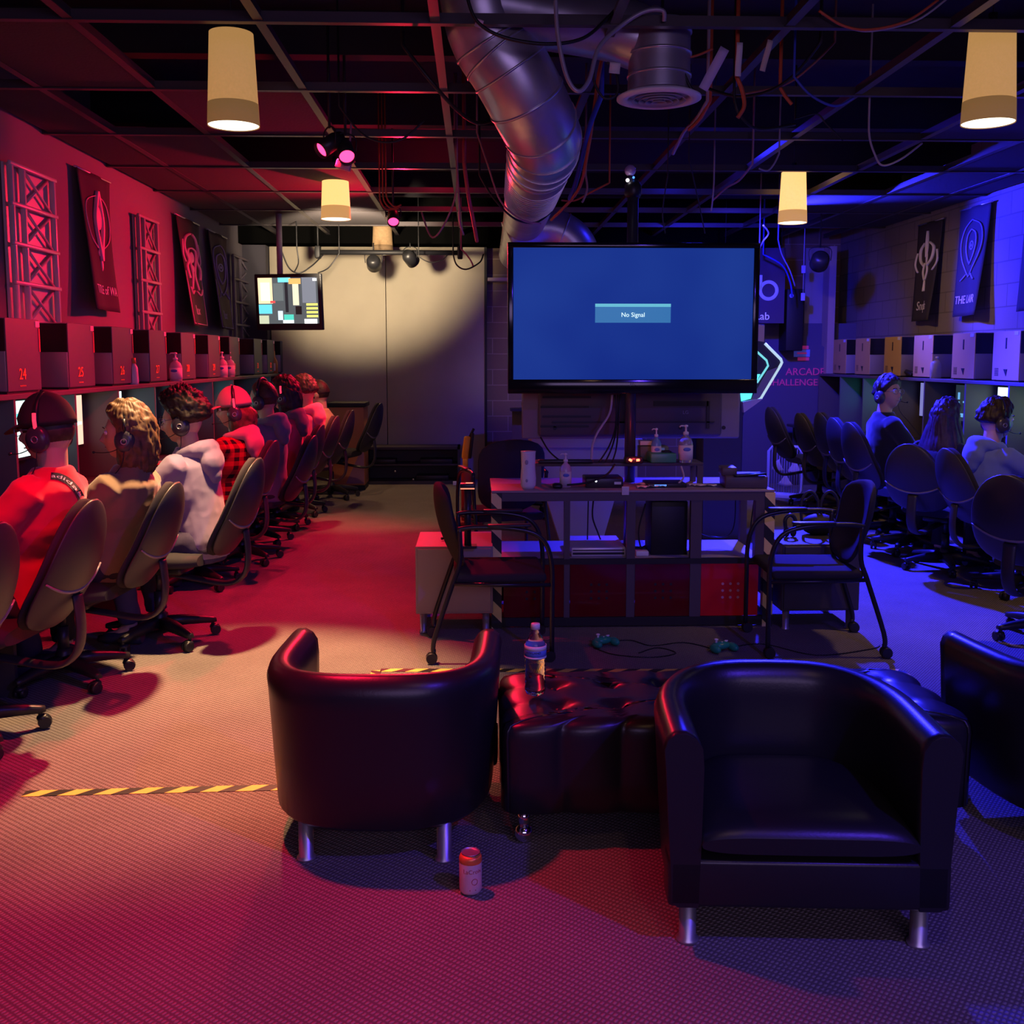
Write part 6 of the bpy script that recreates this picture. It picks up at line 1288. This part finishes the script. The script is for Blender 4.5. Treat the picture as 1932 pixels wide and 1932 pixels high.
P5 = person(q.x, q.y, q.z, 72, 'seated person in a slate blue hoodie with short cropped hair', .55, (.13, .12, .19), DARK, ((.05, .025, .018), 'short'), 0, 6, -1.58 - q.x - .03, hood=(.13, .12, .19))
headset(P5, 0, 'thin dark headset worn over the cropped hair', -1)
q = hp(537, 745, 8.5)
P6 = person(q.x, q.y, q.z, 80, 'seated person with a dark bob in a red hoodie with a grey hood', .9, (.70, .05, .10), DARK, ((.025, .012, .012), 'bob'), 0, 4, -1.63 - q.x - .03, hood=(.12, .08, .11))
headset(P6, 2.5, 'headset with pink lights worn over the dark bob', -1)
q = hp(574, 738, 9.3)
P7 = person(q.x, q.y, q.z, 74, 'seated person in a hot pink hoodie with dark hair near the far end', .6, (.80, .12, .25), DARK, ((.04, .02, .018), 'fringe'), 0, 6, -1.61 - q.x - .03, hood=(.80, .12, .25))
q = hp(601, 742, 10.1)
P8 = person(q.x, q.y, q.z, 74, 'farthest seated person of the red row, dark hair and a yellowish top', .6, (.45, .35, .16), DARK, ((.02, .012, .012), 'short'), 0, 6, -1.57 - q.x - .03)
q = hp(1676, 742, 8.1)
P9 = person(q.x, q.y, q.z, -92, 'seated person in a dark top and glasses turning the head towards us', .7, (.018, .016, .022), DARK, ((.03, .018, .016), 'fringe'), -62, -4, q.x - 3.28 - .03, extras=('glasses',))
headset(P9, 0, 'headset worn by the person in glasses on the blue side', -1)
q = hp(1786, 790, 7.45)
P10 = person(q.x, q.y, q.z, -62, 'seated person seen from behind with very long dark hair', .7, (.015, .015, .03), DARK, ((.035, .015, .03), 'long'), 0, 4, q.x - 3.27 - .03)
q = hp(1880, 792, 6.65)
P11 = person(q.x, q.y, q.z, -82, 'seated person with short dark hair in a blue hoodie, face lit by the screen', .85, (.16, .22, .55), DARK, ((.03, .018, .02), 'fringe'), -6, 4, q.x - 3.4 - .03, hood=(.16, .22, .55))
headset(P11, 0, 'dark headset worn by the person in the blue hoodie', 1)
# neck ribbon of the near person, with lettering, laid on the shirt
from mathutils.bvhtree import BVHTree
def laid_on(obj_, pts2d, fn_build):
    bpy.context.view_layer.update(); mw = obj_.matrix_world; me = obj_.data
    bv = BVHTree.FromPolygons([mw @ v.co for v in me.vertices], [tuple(p_.vertices) for p_ in me.polygons])
    def hit(px, py):
        d = ray(px, py).normalized(); h = bv.ray_cast(Vector((0, 0, CAM_H)), d)
        return (h[0] - d * .004) if h[0] is not None else None
    return hit
shirt = [c for c in P1[0].children if c.name.startswith('shirt')][0]
hit = laid_on(shirt, None, None); inv = P1[0].matrix_world.inverted()
path = spline([(96, 897, 0), (112, 899, 0), (130, 908, 0), (147, 926, 0), (158, 948, 0)], 6)
def strap_pt(s, o):
    f = max(0, min(1, s)) * (len(path) - 1); i = min(int(f), len(path) - 2); a = path[i].lerp(path[i + 1], f - i); d = (path[i + 1] - path[i]).normalized(); n_ = Vector((-d.y, d.x, 0))
    q = a + n_ * o; return hit(q.x, q.y)
mb = MB(); rows = []
for k in range(25):
    a, b = strap_pt(k / 24, -6), strap_pt(k / 24, 7)
    if a and b: rows.append((inv @ a, inv @ b))
for (a, b), (c_, d_) in zip(rows[:-1], rows[1:]): mb.quad(a, b, d_, c_)
if rows:
    rb = mb.build('neck_ribbon', mat('black_ribbon', (.02, .015, .03), .7), P1[0]); tag(rb, 'black neck ribbon with white lettering')
    mb = MB().text('adidas', 1.0, Matrix.Identity(4), .0); w_ = max(v.co.x for v in mb.b.verts)
    for v in mb.b.verts:
        q = strap_pt(.45 + v.co.x / (w_ * 2.4), .5 - v.co.y * 9)
        if q: v.co = inv @ (q - ray(130, 910).normalized() * .003)
        else: v.co = rows[0][0]
    mb.build('ribbon_lettering', M_txt, rb)
